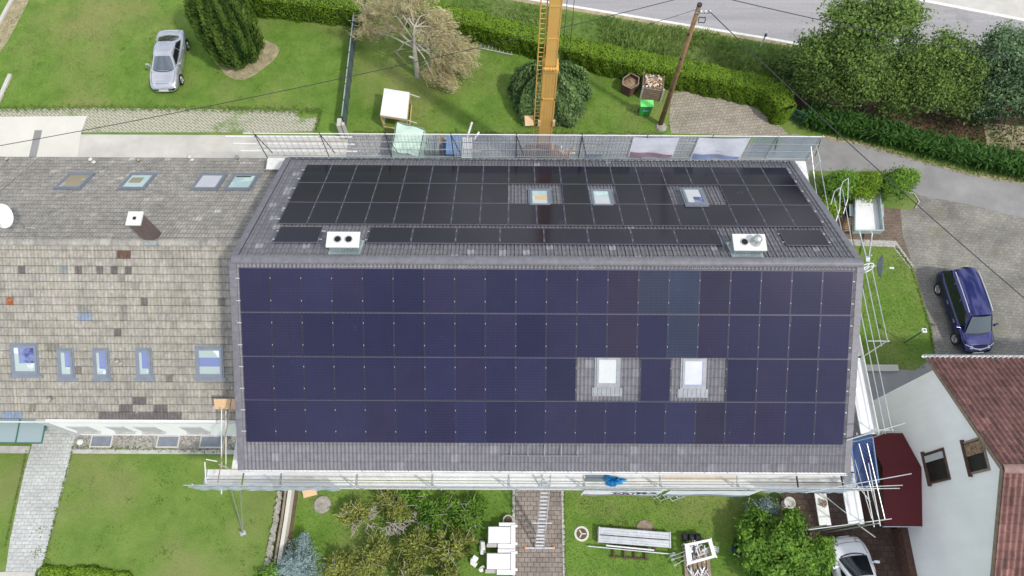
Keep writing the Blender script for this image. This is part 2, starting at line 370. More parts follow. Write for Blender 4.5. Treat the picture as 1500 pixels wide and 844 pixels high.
# ---------------------------------------------------------------- ground and paving
def gp(*pts, z=0): return [tuple(at(x,y,0))[:2] for x,y in pts]
struct('ground',MB().grid(lambda u,v:(-400+800*u,-400+800*v,0),8,8),M['lawn'])
def sheet(name,poly,z,mat): return struct(name,MB().sheet(poly,z),M[mat])
lower=[(-40,30.5),(-12,24.9),(1.6,21.95),(14.2,19.35),(24,17.1),(40,12.9),(90,-2)]
upper=[(90,3.5),(45,16.6),(30.3,20.8),(24.3,22.35),(10,25.7),(-10,30.4),(-40,37)]
sheet('main_road',lower+upper,.012,'asphalt')
sheet('pavement',upper[::-1]+[(x+.4,y+3.4) for x,y in upper],.016,'concrete')
mb=MB()
for a,b in zip(upper,upper[1:]):
    a,b=Vector((*a,0)),Vector((*b,0)); n=Vector((-(b-a).y,(b-a).x,0)).normalized()*-.22
    mb.add([(a.x,a.y,0),(b.x,b.y,0),((b+n).x,(b+n).y,0),((a+n).x,(a+n).y,0),(a.x,a.y,.11),(b.x,b.y,.11),((b+n).x,(b+n).y,.11),((a+n).x,(a+n).y,.11)],[(4,5,6,7)[::-1],(0,1,5,4),(2,3,7,6)])
struct('road_kerb',mb,M['white_line'])
mb=MB()
for a,b in zip(lower,lower[1:]):
    mb.quad((a[0],a[1]-.02,.02),(b[0],b[1]-.02,.02),(b[0],b[1]+.16,.02),(a[0],a[1]+.16,.02))
    mb.quad((a[0],a[1]-.30,.017),(b[0],b[1]-.30,.017),(b[0],b[1]-.02,.017),(a[0],a[1]-.02,.017),m=1)
struct('road_edge',mb,[M['white_line'],M['dryground']])
# rough verge between road and hedge
hedge_px=[(640,30),(700,42),(760,56),(850,80),(950,101),(1050,122),(1110,135),(1140,148)]
verge=[(p[0],p[1]-.32) for p in lower[1:6]][::-1]+[(-12,23.2)]+[(at(x,y).x,at(x,y).y-.1) for x,y in hedge_px]+gp((1160,165),(1300,185),(1500,222))+[(40,8)]
sheet('rough_verge',verge,.004,'rough')
sheet('tree_bed',gp((1150,128),(1210,120),(1330,140),(1500,150),(1560,165),(1560,232),(1500,225),(1330,190),(1240,168),(1160,160)),.008,'redsoil')
sheet('soil_patch',gp((1440,180),(1500,185),(1560,200),(1560,235),(1500,222),(1445,212)),.012,'dryground')
# yard behind the house
sheet('back_yard',[(-10.6,7.0),(-10.6,12.32),(7.4,12.36),(13.6,11.6),(13.2,7.0)],.008,'pav_back')
sheet('paved_corner',gp((983,196),(980,175),(984,137),(1000,134),(1050,141),(1090,150),(1130,172),(1158,200)),.012,'pav_taupe')
sheet('concrete_strip',[(-40,6.0),(-40,12.1),(-10.6,12.15),(-10.6,6.0)],.004,'concrete')
sheet('light_slab',gp((-60,172),(128,170),(119,194),(112,236),(-60,236)),.008,'concretelight')
sheet('drain_strip',gp((51,191),(62,191),(53,232),(42,232)),.012,'drive')
sheet('grass_paver_strip',gp((-60,160),(120,158),(330,160),(440,161),(432,170),(446,174),(468,172),(462,192),(400,194),(119,194),(128,170),(-60,172)),.006,'lattice')
sheet('gravel_edge',gp((-30,60),(8,22),(20,0),(30,-30),(55,-30),(38,10),(12,60),(-10,90)),.006,'dryground')
mb=MB()
for q in (((-20,70),(22,-6)),((-2,150),(16,110)),((22,-6),(40,-40))):
    a,b=at(*q[0]),at(*q[1]); mb.beam((a.x,a.y,.05),(b.x,b.y,.05),.22,.12)
struct('boundary_kerb',mb,M['concrete'])
# right-hand side
sheet('driveway',gp((1120,236),(1160,196),(1206,203),(1262,212),(1340,235),(1420,256),(1500,270),(1600,292),(1600,360),(1500,320),(1420,300),(1345,286),(1296,250),(1190,262)),.012,'drive')
sheet('parking_area',gp((1345,286),(1420,300),(1500,320),(1600,345),(1700,560),(1420,600),(1366,520),(1364,480),(1337,388),(1318,345),(1319,308),(1340,306)),.008,'pav_park')
sheet('trailer_stand',gp((1180,300),(1292,305),(1319,306),(1322,345),(1337,388),(1312,360),(1200,352)),.010,'pav_edge')
sheet('gravel_kerb',gp((1190,349),(1312,353),(1340,392),(1333,394),(1308,362),(1190,358)),.016,'gravel')
sheet('planting_bed',gp((1186,250),(1295,252),(1338,284),(1346,296),(1340,306),(1294,304),(1186,300)),.014,'rough')
mb=MB(); pk=[(1296,276),(1338,284),(1346,296),(1340,306)]
for a,b in zip(pk,pk[1:]): mb.beam(at(*a)+Vector((0,0,.04)),at(*b)+Vector((0,0,.03)),.05,.07)
struct('bed_kerb',mb,M['kerb'])
sheet('verge_gravel',gp((1206,198),(1262,207),(1340,230),(1420,251),(1500,264),(1500,271),(1420,257),(1340,236),(1262,213),(1206,204)),.018,'dryground')
sheet('side_path',gp((1190,544),(1316,541),(1340,543),(1372,520),(1420,540),(1300,640),(1190,640)),.008,'drive')
mb=MB(); a,b=at(1225,542),at(1314,540); mb.box(a.x,b.x,b.y-.16,b.y+.16,0,.14); struct('side_kerb',mb,M['concrete'])
sheet('brick_yard',gp((1148,690),(1380,690),(1400,900),(1120,900)),.008,'pav_brick')
sheet('middle_path',[(-1.13,-7),(1.05,-7),(1.03,-30),(-1.0,-30)],.008,'pav_mid')
mb=MB()
for i in range(60):
    y=-7.2-.24*i
    for x in (-1.17,1.08): mb.box(x-.06,x+.06,y-.11,y+.11,0,.035+.012*random.random())
struct('path_edging',mb,M['kerb'])
sheet('left_path',gp((48,648),(108,642),(100,690),(62,830),(55,848),(30,860),(5,860),(15,790),(36,690)),.008,'pav_left')
sheet('entry_paving',[(-24.6,-3.2),(-21.9,-3.2),(-21.9,-5.2),(-24.6,-5.2)],.012,'pav_left')
sheet('front_lawn',[(-40,-5.4),(-12.05,-5.4),(-12.05,-6.9),(-11.0,-7.4),(-11.6,-12),(-11.6,-40),(-40,-40)],.003,'lawn_front')
sheet('lower_road',gp((-40,838),(40,838),(62,848),(62,900),(-40,900)),.012,'concrete')
sheet('gravel_strip',[(-21.95,-4.6),(-13.4,-4.6),(-13.4,-5.55),(-21.95,-5.55)],.010,'gravel')
mb=MB().box(-21.9,-13.4,-5.74,-5.55,0,.05); mb.box(-30,-23.9,-5.74,-5.4,0,.05); struct('gravel_kerb',mb,M['kerb'])

# ---------------------------------------------------------------- tiled roofs
def tile_slope(x0,x1,ridge,sgn,pitch,nrow,ncol,amp,waves,colf,seg=8,lap=.028,edge=.6):
    """real tiles: every tile is its own curved strip; sgn=-1 falls towards -y"""
    slope_len=ridge[2]; g=slope_len/nrow; w=(x1-x0)/ncol; ca,sa=math.cos(pitch),math.sin(pitch)
    mb=MB(); ry,rz=ridge[0],ridge[1]
    def P(x,s,h): return (x, ry+sgn*(s*ca+h*sa), rz-s*sa+h*ca)
    for r in range(nrow):
        for c in range(ncol):
            col=colf(r,c)
            if col is None: continue
            s0,s1=r*g,(r+1)*g+.02; jit=random.uniform(-.004,.004); vs=[]
            for k in range(seg+1):
                u=k/seg; h=amp*math.cos(2*PI*waves*u); x=x0+(c+u)*w
                vs+= [P(x,s0,h),P(x,s1-.032,h+(lap+jit)*.9),P(x,s1,h+lap+jit),P(x,s1,h-.01)]
            fs=[]
            for k in range(seg):
                a=4*k; b=a+4
                fs+= [(a+q,a+q+1,b+q+1,b+q) if sgn<0 else (a+q,b+q,b+q+1,a+q+1) for q in range(3)]
            mb.add(vs,fs[0::3],0,col); b0=len(mb.v)-len(vs)
            lap_shade=tuple(q*edge for q in col)  # darker lower strip paints the shadow line of each tile lap
            for f in fs[1::3]+fs[2::3]: mb.f.append(tuple(i+b0 for i in f)); mb.m.append(0); mb.c.append(lap_shade)
    return mb
def ridge_caps(x0,x1,y,z,r,n,colf):
    mb=MB(); w=(x1-x0)/n
    for i in range(n):
        a=x0+i*w; vs=[]; k=9
        for xx,rr in ((a,r*.94),(a+w+.03,r)):
            for j in range(k):
                t=PI*(.02+.96*j/(k-1)); vs.append((xx,y+rr*1.15*math.cos(t),z+rr*math.sin(t)*.8))
        mb.add(vs,[(j,j+1,k+j+1,k+j) for j in range(k-1)]+[tuple(range(k,2*k))],0,colf())
    return mb
PIT=R(29.81); RZ=9.29; X0,X1=-11.92,11.95
TN=math.tan(PIT); HW=7.19; SL=HW/math.cos(PIT)
hs=thing('main_house','long house with anthracite tiled roof almost covered by black solar panels','house',(0,0,0))
def greyj(s=.06): k=random.uniform(1-s,1+s); return (k,k,k*random.uniform(.99,1.02))
def mainf(r,c):
    k=random.uniform(.93,1.07); 
    if random.random()<.05: k*=1.3
    return (k,k,k)
def mainb(r,c):
    k=random.uniform(.92,1.08)
    if random.random()<.03: k*=1.7
    return (k,k,k*.99)
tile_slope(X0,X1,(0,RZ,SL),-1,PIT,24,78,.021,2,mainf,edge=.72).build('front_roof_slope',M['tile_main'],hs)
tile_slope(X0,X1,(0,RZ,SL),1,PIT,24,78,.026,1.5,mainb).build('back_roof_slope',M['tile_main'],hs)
ridge_caps(X0-.03,X1+.03,0,RZ+.0,.17,62,lambda:greyj(.05)).build('ridge_cap',M['tile_main'],hs)
mb=MB()      # ridge vent comb under the caps
for i in range(160):
    x=X0+.1+i*(X1-X0-.2)/160
    for s in (-1,1): mb.obox((x,s*.235,RZ-.125),(.07,.05,.05),col=(1.9,1.9,1.85))
tag(mb.build('ridge_vent',M['tile_main'],hs),kind='stuff')
for xs,sg in ((X0,-1),(X1,1)):
    mb=MB()
    for s in (-1,1):
        for r in range(24):
            s0,s1=r*SL/24,(r+1)*SL/24+.02; ca,sa=math.cos(PIT),math.sin(PIT)
            for (h0,h1,xa,xb) in ((.03,.062,xs-.0*sg,xs+.13*sg),):
                pts=[]
                for ss,h in ((s0,h0),(s1,h1)):
                    for x in (xa-.14*sg,xa+.0*sg,xb): pts.append((x,s*(ss*ca+h*sa),RZ-ss*sa+(h if x!=xb else h-.02)*ca))
                    pts.append((xb,s*(ss*ca-.14*sa),RZ-ss*sa-.14*ca))
                mb.add(pts,[(0,1,5,4),(1,2,6,5),(2,3,7,6),(4,5,6,7)],0,greyj(.06))
    mb.build('verge_tile',M['tile_main'],hs)
mb=MB()
mb.box(-11.6,11.6,-6.75,6.75,0,5.0)
for x in (-11.6,11.6): mb.add([(x,-6.75,5.0),(x,6.75,5.0),(x,0,8.95)],[(0,1,2) if x>0 else (2,1,0)])
mb.build('wall',M['plaster'],hs)
for s in (-1,1):
    for x in (-9.6,-6.6,-3.4,3.2,6.4,9.4):
        ya,yb=sorted((s*6.74,s*6.77)); mb=MB(); mb.box(x-.55,x+.55,ya,yb,1.0,2.2); o=mb.build('window',M['white'],hs)
        ya,yb=sorted((s*6.765,s*6.78)); MB().box(x-.47,x+.47,ya,yb,1.08,2.12).build('pane',M['glass_dark'],o)
        ya,yb=sorted((s*6.75,s*6.88)); MB().box(x-.62,x+.62,ya,yb,.94,.995).build('sill',M['kerb'],o)
MB().box(-.55,.55,-6.79,-6.74,.05,2.15).build('door',M['wood_dark'],hs)
mb=MB()
for s in (-1,1):
    mb.quad((X0,s*HW,RZ-HW*TN-.05),(X1,s*HW,RZ-HW*TN-.05),(X1,0,RZ-.06),(X0,0,RZ-.06)); 
    mb.box(X0+.02,X1-.02,min(s*6.75,s*7.2),max(s*6.75,s*7.2),4.95,5.0)
mb.build('soffit',M['white'],hs)
def gutter(y,z,xa,xb,s,mat):
    mb=MB(); k=8; r=.065
    vs=[]
    for x in (xa,xb):
        for rr in (r,r-.012):
            for j in range(k+1):
                t=PI+PI*j/k; vs.append((x,y+s*(.06+rr*math.cos(t)),z+rr*math.sin(t)))
    w=k+1; fs=[]
    for o in (0,w): fs+= [(o+j,o+j+1,2*w+o+j+1,2*w+o+j) for j in range(k)]
    for j in (0,k): fs.append((j,w+j,3*w+j,2*w+j))
    mb.add(vs,fs)
    for i in range(int((xb-xa)/.9)):
        x=xa+.3+i*.9; mb.box(x-.015,x+.015,y+s*.0-.09 if s<0 else y-.02,y+.02 if s<0 else y+s*.0+.09,z+.004,z+.02)
    mb.tube((xa,y+s*.125,z+.008),(xb,y+s*.125,z+.008),.014)
    return mb
gutter(-HW,RZ-HW*TN-.03,X0,X1,-1,None).build('gutter',M['white'],hs)
gutter(HW,RZ-HW*TN-.03,X0,X1,1,None).build('gutter',M['zinc'],hs)
# snow guard rail low on the front slope
mb=MB(); ca,sa=math.cos(PIT),math.sin(PIT)
fp=lambda x,s,h,sg=-1:(x,sg*(s*ca+h*sa),RZ-s*sa+h*ca)
for h in (.10,.19): mb.tube(fp(-1.6,7.62,h),fp(1.5,7.62,h),.011)
for i in range(5):
    x=-1.3+.65*i; mb.beam(fp(x,7.2,.05),fp(x,7.62,.2),.03,.02); mb.beam(fp(x,7.62,.02),fp(x,7.62,.22),.03,.02)
mb.build('snow_guard',M['apron'],hs)
mb=MB()
for i in range(34):
    x=-11.2+.68*i; mb.beam(fp(x,8.05,.04,1),fp(x,8.12,.16,1),.02,.02)
for h in (.09,.16): mb.tube(fp(X0+.2,8.1,h,1),fp(X1-.2,8.1,h,1),.014)
mb.build('snow_guard',M['dark_metal'],hs)

def roof_window(house,xc,s_top,w,l,ridge,sg,pitch,pane,frame='win_frame',fl='zinc',apron=.18,blind=None,h=.09,fr=.10):
    """window lying in a slope: flashing (part) > frame, pane"""
    ca,sa=math.cos(pitch),math.sin(pitch); ry,rz=ridge
    q=lambda x,s,hh:(x,ry+sg*(s*ca+hh*sa),rz-s*sa+hh*ca)
    def slab(mb,x0,x1,s0,s1,h0,h1,m=0):
        vs=[q(x,s,hh) for hh in (h0,h1) for x,s in ((x0,s0),(x1,s0),(x1,s1),(x0,s1))]
        f=[(0,3,2,1),(4,5,6,7),(0,1,5,4),(1,2,6,5),(2,3,7,6),(3,0,4,7)]
        mb.add(vs,[g[::-1] for g in f] if sg<0 else f,m)
    x0,x1,s0,s1=xc-w/2,xc+w/2,s_top,s_top+l
    mb=MB(); slab(mb,x0-.07,x1+.07,s0-.08,s1+.05,.01,h-.03); slab(mb,x0-.16,x1+.16,s1+.05,s1+.05+apron,.015,.055)
    if apron>.3:
        for i in range(7): 
            x=x0-.08+(w+.16)*i/6; slab(mb,x-.03,x+.03,s1+.06,s1+.03+apron,.055,.075)
    o=mb.build('roof_window',M[fl],house)
    mb=MB(); slab(mb,x0,x1,s0,s0+fr*1.1,h-.04,h); slab(mb,x0,x1,s1-fr*1.4,s1,h-.04,h+.004); slab(mb,x0,x0+fr,s0+fr*1.1,s1-fr*1.4,h-.04,h); slab(mb,x1-fr,x1,s0+fr*1.1,s1-fr*1.4,h-.04,h)
    mb.build('frame',M[frame],o)
    mb=MB(); slab(mb,x0+fr,x1-fr,s0+fr*1.1,s1-fr*1.4,h-.05,h-.02); mb.build('pane',M[pane],o)
    if blind:
        for (u0,u1,v0,v1,bm) in blind:
            mb=MB(); a,b=x0+fr,x1-fr; c,d=s0+fr*1.1,s1-fr*1.4
            slab(mb,a+(b-a)*u0,a+(b-a)*u1,c+(d-c)*v0,c+(d-c)*v1,h-.021,h-.016); mb.build('blind',M[bm],o)  # the reveal patches are painted lit reveals and reflections, no blinds
    return o
roof_window(hs,2.40,3.70,.86,1.16,(0,RZ),-1,PIT,'blind','apron','apron',.34,fr=.09)
roof_window(hs,5.73,3.74,.86,1.16,(0,RZ),-1,PIT,'blind_lilac','apron','apron',.34,fr=.09)
for xc,pn,bl in ((-.12,'pane_green',[(.15,.95,.3,.62,'ply'),(.1,.9,0,.25,'blind')]),(2.55,'pane_green',[(0,1,0,.5,'blind')]),(6.52,'pane_blue',[(0,.95,.45,1,'blind'),(0,.4,0,.45,'blind')])):
    roof_window(hs,xc,3.98,.86,1.36,(0,RZ),1,PIT,pn,'win_frame','win_frame',.1,blind=bl,h=.12 if xc<5 else .22)
def flue_box(house,c,w,d,zt,z0,name='chimney',cap2=None,side='zinc'):
    mb=MB(); x,y=c
    mb.box(x-w/2,x+w/2,y-d/2,y+d/2,z0,zt-.06)
    n=int(w/.11)
    for i in range(n):
        xx=x-w/2+(i+.5)*w/n
        for s in (-1,1): mb.box(xx-.02,xx+.02,min(y+s*d/2,y+s*(d/2+.03)),max(y+s*d/2,y+s*(d/2+.03)),z0,zt-.07)
    mb.quad((x-w/2-.06,y-d/2-.20,RZ-abs(y-d/2-.20)*TN+.06),(x+w/2+.06,y-d/2-.20,RZ-abs(y-d/2-.20)*TN+.06),(x+w/2+.06,y+d/2+.15,RZ-(y+d/2+.15)*TN+.06),(x-w/2-.06,y+d/2+.15,RZ-(y+d/2+.15)*TN+.06))
    o=mb.build(name,M[side],house)
    mb=MB(); mb.box(x-w/2-.07,x+w/2+.07,y-d/2-.07,y+d/2+.07,zt-.058,zt+.02); mb.build('cap',M['chim_white'],o,bevel=.012)
    for i,dx in enumerate((-.2,.22)):
        mb=MB(); cx=x+dx
        if cap2 and i==1:
            mb.lathe([(.21,0),(.21,.02),(.16,.06),(.13,.26),(.17,.27),(.17,.3),(.10,.38),(0,.40)],(cx,y,zt+.02),16); mb.build('flue_cowl',M['galv'],o,smooth=True)
        else:
            mb.lathe([(.155,.0),(.155,.03),(.125,.03),(.12,-.03)],(cx,y,zt+.02),18); f=mb.build('flue',M['galv'],o)
            mb=MB().lathe([(.124,.006),(0,.006)],(cx,y,zt+.022),18); mb.build('flue_opening',M['blackhole'],o)
    return o
a=at(502.5,351,9.55); flue_box(hs,(a.x,a.y),1.12,.52,9.55,8.3)
a=at(1098,355,9.55); flue_box(hs,(a.x,a.y),1.12,.56,9.55,8.3,cap2=True)

# ---------------------------------------------------------------- solar panels: each one is a thing
def panel_proto(w,l,cells,name,label,group):
    t=thing(name,label,'solar panel',(0,0,0),group)
    mb=MB(); f=.014; h=.035
    for k,(x0,x1,y0,y1) in enumerate(((-w/2,w/2,-l/2,-l/2+f),(-w/2,w/2,l/2-f,l/2),(-w/2,-w/2+f,-l/2+f,l/2-f),(w/2-f,w/2,-l/2+f,l/2-f))): mb.box(x0,x1,y0,y1,0,h,m=1 if k==1 and l>1.5 else 0)
    mb.build('frame',[M['pv_frame'],M['pv_edge']] if cells=='pv_front' else [M['pv_frame_back']]*2,t)
    MB().box(-w/2+f,w/2-f,-l/2+f,l/2-f,.004,h-.003).build('glass',M[cells],t)
    mb=MB()
    for y in (l*.27,-l*.24): mb.box(w/2-.006,w/2+.020,y-.022,y+.022,.02,h+.012)
    mb.build('clamp',M['clamp'],t)
    return t
def panel_copy(p,loc,ax,label,cells=None):
    r=p.copy(); C.objects.link(r); r.location=loc; r.rotation_euler=ax; r['label']=label
    for ch in p.children:
        c=ch.copy(); C.objects.link(c); c.parent=r
        if cells and ch.name.startswith('glass'):
            c.data=ch.data.copy(); c.data.materials[0]=M[cells]
    return r
MW=1.166; ML=1.712
pf=panel_proto(MW-.014,ML-.02,'pv_front','solar_panel','x','black solar panels on the front slope')
pb=panel_proto(MW-.014,ML-.02,'pv_back','solar_panel','x','black solar panels on the back slope')
pl=panel_proto(1.738-.022,1.13,'pv_back','solar_panel','x','black solar panels on the back slope')
first={}
def put(p,x,s,sg,label,cells=None,yaw=0):
    h=.075; loc=(x,sg*(s*ca+h*sa),RZ-s*sa+h*ca); ax=(PIT if sg<0 else -PIT,0,0)
    if p.name not in first:
        first[p.name]=1; p.location=loc; p.rotation_euler=ax; p['label']=label; return p
    return panel_copy(p,loc,ax,label,cells)
rown=['top row','second row','third row','bottom row']
FX=-11.66
special={(0,13):'pv_tint',(0,14):'pv_tint',(1,14):'pv_tint',(0,15):'pv_brown',(1,15):None,(3,15):'pv_brown',(1,12):'pv_brown',(0,12):'pv_brown',(2,0):None}
look={'pv_tint':'bluish','pv_brown':'dusty brownish'}
for r in range(4):
    for c in range(20):
        if r==2 and c in (11,12,14,15): continue
        x=FX+(c+.5)*MW+.006*r
        if r==2 and c==13: x+=.16
        cells=special.get((r,c))
        side='from left' if c<10 else 'from right'; k=c if c<10 else 19-c
        lab=f"{look.get(cells,'black')} solar panel on front slope, {rown[r]}, {ORD[k]} {side}"
        if r==2 and c==13: lab='black solar panel alone between the two white roof windows on front slope'
        put(pf,x,.30+(r+.5)*ML,-1,lab,cells)
BX=-10.83
for r in range(3):
    for c in range(19):
        if r==1 and c in (8,9,11,14,15): continue
        x=BX+(c+.5)*1.17; side='from left' if c<10 else 'from right'; k=c if c<10 else 18-c
        put(pb,x,7.52-(r+.5)*ML,1,f"black solar panel on back slope, {['row next the far eave','second row from far eave','third row from far eave'][r]}, {ORD[k]} {side}")
xs=[-9.79]+[-7.03+1.745*(i+.5) for i in range(8)]+[10.28]
for i,x in enumerate(xs):
    lab='black landscape solar panel left of the left twin-flue chimney' if i==0 else 'black landscape solar panel right of the cowled chimney' if i==9 else f"black landscape solar panel between the chimneys, {ORD[i-1]} from left"
    put(pl,x,1.585,1,lab)
mb=MB()     # mounting rails seen at the array edges belong to the roof
for sg,xa,xb,ss in ((-1,FX-.16,FX+20*MW+.1,[.30+(r+u)*ML for r in range(4) for u in (.25,.75)]),(1,BX-.15,BX+19*1.17+.1,[7.52-(r+u)*ML for r in range(3) for u in (.25,.75)]+[1.3,1.9])):
    for s in ss:
        if sg<0 and 3.7<s<5.4:
            for u,v in ((xa,FX+11*MW),(FX+13*MW+.16,FX+14*MW+.16),(FX+16*MW-.02,xb)): mb.beam(fp(u,s,.055,sg),fp(v,s,.055,sg),.04,.035)
        elif sg>0 and 4.1<s<5.8:
            for u,v in ((xa,BX+8*1.17),(BX+10*1.17,BX+11*1.17),(BX+12*1.17,BX+14*1.17),(BX+16*1.17,xb)): mb.beam(fp(u,s,.055,sg),fp(v,s,.055,sg),.04,.035)
        elif sg>0 and s<2:
            for u,v in ((-10.75,-8.8),(-7.1,6.95),(9.35,11.25)): mb.beam(fp(u,s,.055,sg),fp(v,s,.055,sg),.04,.035)
        else: mb.beam(fp(xa,s,.055,sg),fp(xb,s,.055,sg),.04,.035)
mb.build('mounting_rail',M['alu'],hs)

# ---------------------------------------------------------------- old house on the left
oh=thing('old_house','old lower house with weathered grey tiled roof and white front wall','house',(-20,1.9,0))
OY=1.9; OZ=6.85; OP=R(29.81); OSL=7.67; OX0=-40.2; OX1=-11.7
patches={}
def W(px,py,sg):      # pixel on the old roof -> (column,row)
    lo,hi=0,10
    for _ in range(50):
        z=(lo+hi)/2; p=at(px,py,z); s=z-(OZ-abs(p.y-OY)*TN)
        if s<0: lo=z
        else: hi=z
    return int((p.x-OX0)/.3), int(abs(p.y-OY)/math.cos(OP)/(OSL/23))
ncol=int((OX1-OX0)/.3)
OX1=OX0+ncol*.3
dk=(.42,.40,.43); bl=(.62,.80,1.15); rd=(.52,.24,.20); org=(1.0,.38,.2)
for px,py,n,col in ((173,368,2,(.45,.28,.25)),(30,390,1,dk),(95,390,1,(.62,.72,.8)),(112,390,1,dk),(144,390,1,dk),(166,390,1,dk),(186,390,1,dk),(14,438,1,org),(212,440,1,dk),(200,415,1,(.75,.75,.74)),(122,464,2,bl),(182,464,1,(.68,.68,.66)),(172,489,1,dk),(115,537,1,(.55,.52,.5)),(250,551,1,(.55,.52,.5)),(195,586,2,dk),(184,597,2,dk),(228,597,2,dk),(4,606,3,bl),(152,608,12,dk),(240,608,3,dk),(330,440,1,(.6,.6,.58)),(178,454,1,(.7,.7,.7)),(120,453,2,(.7,.72,.72)),(47,597,1,(.6,.6,.55)),(40,425,1,(.8,.8,.8)),(260,480,1,(.75,.75,.72)),(70,510,2,(.65,.65,.62))):
    c,r=W(px,py,-1)
    for i in range(n): patches[(r,c+i)]=col
streaks=[random.uniform(.93,1.07) for _ in range(ncol+4)]
def oldf(r,c):
    if (r,c) in patches: return patches[(r,c)]
    k=random.uniform(.94,1.05)*(random.uniform(.8,.9) if random.random()<.04 else 1)*streaks[c]*(1.0-.05*(r/23)); return (k*1.0,k*random.uniform(.975,1.0),k*random.uniform(.93,.99))
def oldb(r,c):
    k=random.uniform(.9,1.09)
    if random.random()<.03: k*=1.3
    return (k,k,k)
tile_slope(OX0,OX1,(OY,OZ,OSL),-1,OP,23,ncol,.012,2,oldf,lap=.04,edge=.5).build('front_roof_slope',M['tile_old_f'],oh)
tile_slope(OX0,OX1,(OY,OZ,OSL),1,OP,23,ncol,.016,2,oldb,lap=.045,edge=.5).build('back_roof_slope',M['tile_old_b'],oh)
ridge_caps(OX0,OX1,OY,OZ,.15,70,lambda:tuple([random.uniform(.85,1.2)]*3)).build('ridge_cap',M['tile_old_f'],oh)
ov=lambda x,s,h,sg:(x,OY+sg*(s*math.cos(OP)+h*math.sin(OP)),OZ-s*math.sin(OP)+h*math.cos(OP))
mb=MB(); mb.beam(ov(-25.3,3.2,.06,1),ov(-25.3,7.6,.06,1),.035,.03); mb.build('expansion_strip',M['stone'],oh)
ee=OZ-OSL*math.sin(OP)      # eave height
fy=OY-OSL*math.cos(OP); WY=-4.88
mb=MB(); mb.box(-21.55,OX1,WY,8.5,0,ee-.06); mb.box(-40,-21.55,fy+1.5,8.5,0,ee-.06)
mb.add([(-40,fy+.1,ee-.06),(-40,8.5,ee-.06),(-40,OY,OZ-.1)],[(2,1,0)])
mb.build('wall',M['plaster'],oh)
MB().box(-21.98,-21.55,WY-.02,fy+1.5,0,ee-.05).build('pilaster',M['plaster_grey'],oh)
mb=MB()
for s in (-1,1): mb.quad(ov(-40,OSL,-.03,s),ov(OX1,OSL,-.03,s),ov(OX1,0,-.05,s),ov(-40,0,-.05,s))
mb.box(-40,-21.98,fy+.05,fy+1.5,ee-.09,ee-.05)
mb.build('soffit',M['plaster_grey'],oh)
MB().box(-40,OX1,WY-.04,WY-.004,ee-.14,ee+.0).build('fascia',M['white'],oh)
for i,(px,w) in enumerate(((133,.95),(186,.8),(228,.95),(293,.95))):
    x=at(px,631,0.9).x
    mb=MB(); mb.box(x-w/2,x+w/2,WY-.03,WY-.003,1.05,2.1); o=mb.build('window',M['plaster_grey'],oh)
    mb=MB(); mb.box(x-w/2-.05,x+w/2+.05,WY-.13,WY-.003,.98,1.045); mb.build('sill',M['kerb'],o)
    mb=MB(); mb.box(x-w/2+.06,x+w/2-.06,WY-.045,WY-.031,1.12,2.04); mb.build('pane',M['plaster_grey'],o)
for xc,w,s0,bl_,fl in ((-22.2,1.05,4.42,[(0,.22,0,1,'reveal'),(.22,1,.66,1,'reveal')],'win_frame'),(-20.45,.58,4.62,[(0,.42,0,1,'reveal'),(.42,1,.68,1,'reveal')],'win_frame'),(-18.93,.58,4.62,[(0,.3,0,1,'reveal'),(.3,1,.74,1,'reveal')],'win_frame'),(-17.1,.58,4.6,[(0,.3,0,1,'reveal'),(.3,1,.74,1,'reveal')],'win_frame'),(-14.28,1.08,4.5,[(0,1,0,.3,'reveal'),(0,1,.68,1,'reveal')],'win_frame')):
    roof_window(oh,xc,s0,w,1.28 if w>.7 else 1.2,(OY,OZ),-1,OP,'pane_blue','win_frame',fl,.12,blind=bl_,fr=.10)
for xc,pn,bl_ in ((-22.3,'pane_brown',[]),(-19.28,'pane_green',[(.1,.7,.35,.8,'pane_brown')]),(-15.86,'pane_green',[(0,1,0,1,'plaster_grey')]),(-14.27,'pane_green',[(0,1,.1,.85,'pane_green'),(.05,.8,.88,.97,'darkint')])):
    roof_window(oh,xc,4.5,1.16,1.42,(OY,OZ),1,OP,pn,'win_frame','win_frame',.12,blind=bl_,fr=.10)
# chimney of the old house
a=at(222,349,6.6); zt=8.35; b=at(197,320,zt)
mb=MB(); cx,cy=b.x,b.y; mb.box(cx-.24,cx+.24,cy-.26,cy+.26,6.2,zt-.05); o=mb.build('chimney',M['chim_brown'],oh)
MB().box(cx-.30,cx+.30,cy-.31,cy+.31,zt-.05,zt+.02).build('cap',M['chim_white'],o)
MB().box(cx-.06,cx+.07,cy-.07,cy+.07,zt+.021,zt+.024).build('flue_opening',M['blackhole'],o)
MB().obox((cx+.1,cy-.42,OZ-abs(cy-.42-OY)*TN+.16),(.5,.18,.06)).build('flashing',M['zinc'],o)
# vent pipes and hooks on the old roof
for px,py,sg in ((347,236,1),(140,239,1),(212,238,1),(277,237,1),(10,240,1),(80,582,-1),(172,534,-1)):
    c_,r_=W(px,py,sg); x=OX0+(c_+.5)*.3; s=(r_+.5)*OSL/23; p=ov(x,s,.05,sg)
    mb=MB(); mb.lathe([(.12,-.05),(.09,.02),(.07,.04),(.07,.22),(.1,.23),(.1,.27),(0,.30)],p,10); mb.build('vent_pipe',M['offwhite' if py%2 else 'stone'],oh,smooth=True)
for px,py in ((45,594),(127,594),(200,596),(283,596)):
    c_,r_=W(px,py,-1); x=OX0+(c_+.5)*.3; s=(r_+.5)*OSL/23
    mb=MB(); mb.beam(ov(x,s,.03,-1),ov(x+.03,s+.2,.09,-1),.05,.02); mb.beam(ov(x+.03,s+.2,.05,-1),ov(x+.03,s+.2,.2,-1),.05,.02); mb.build('roof_hook',M['stone'],oh)
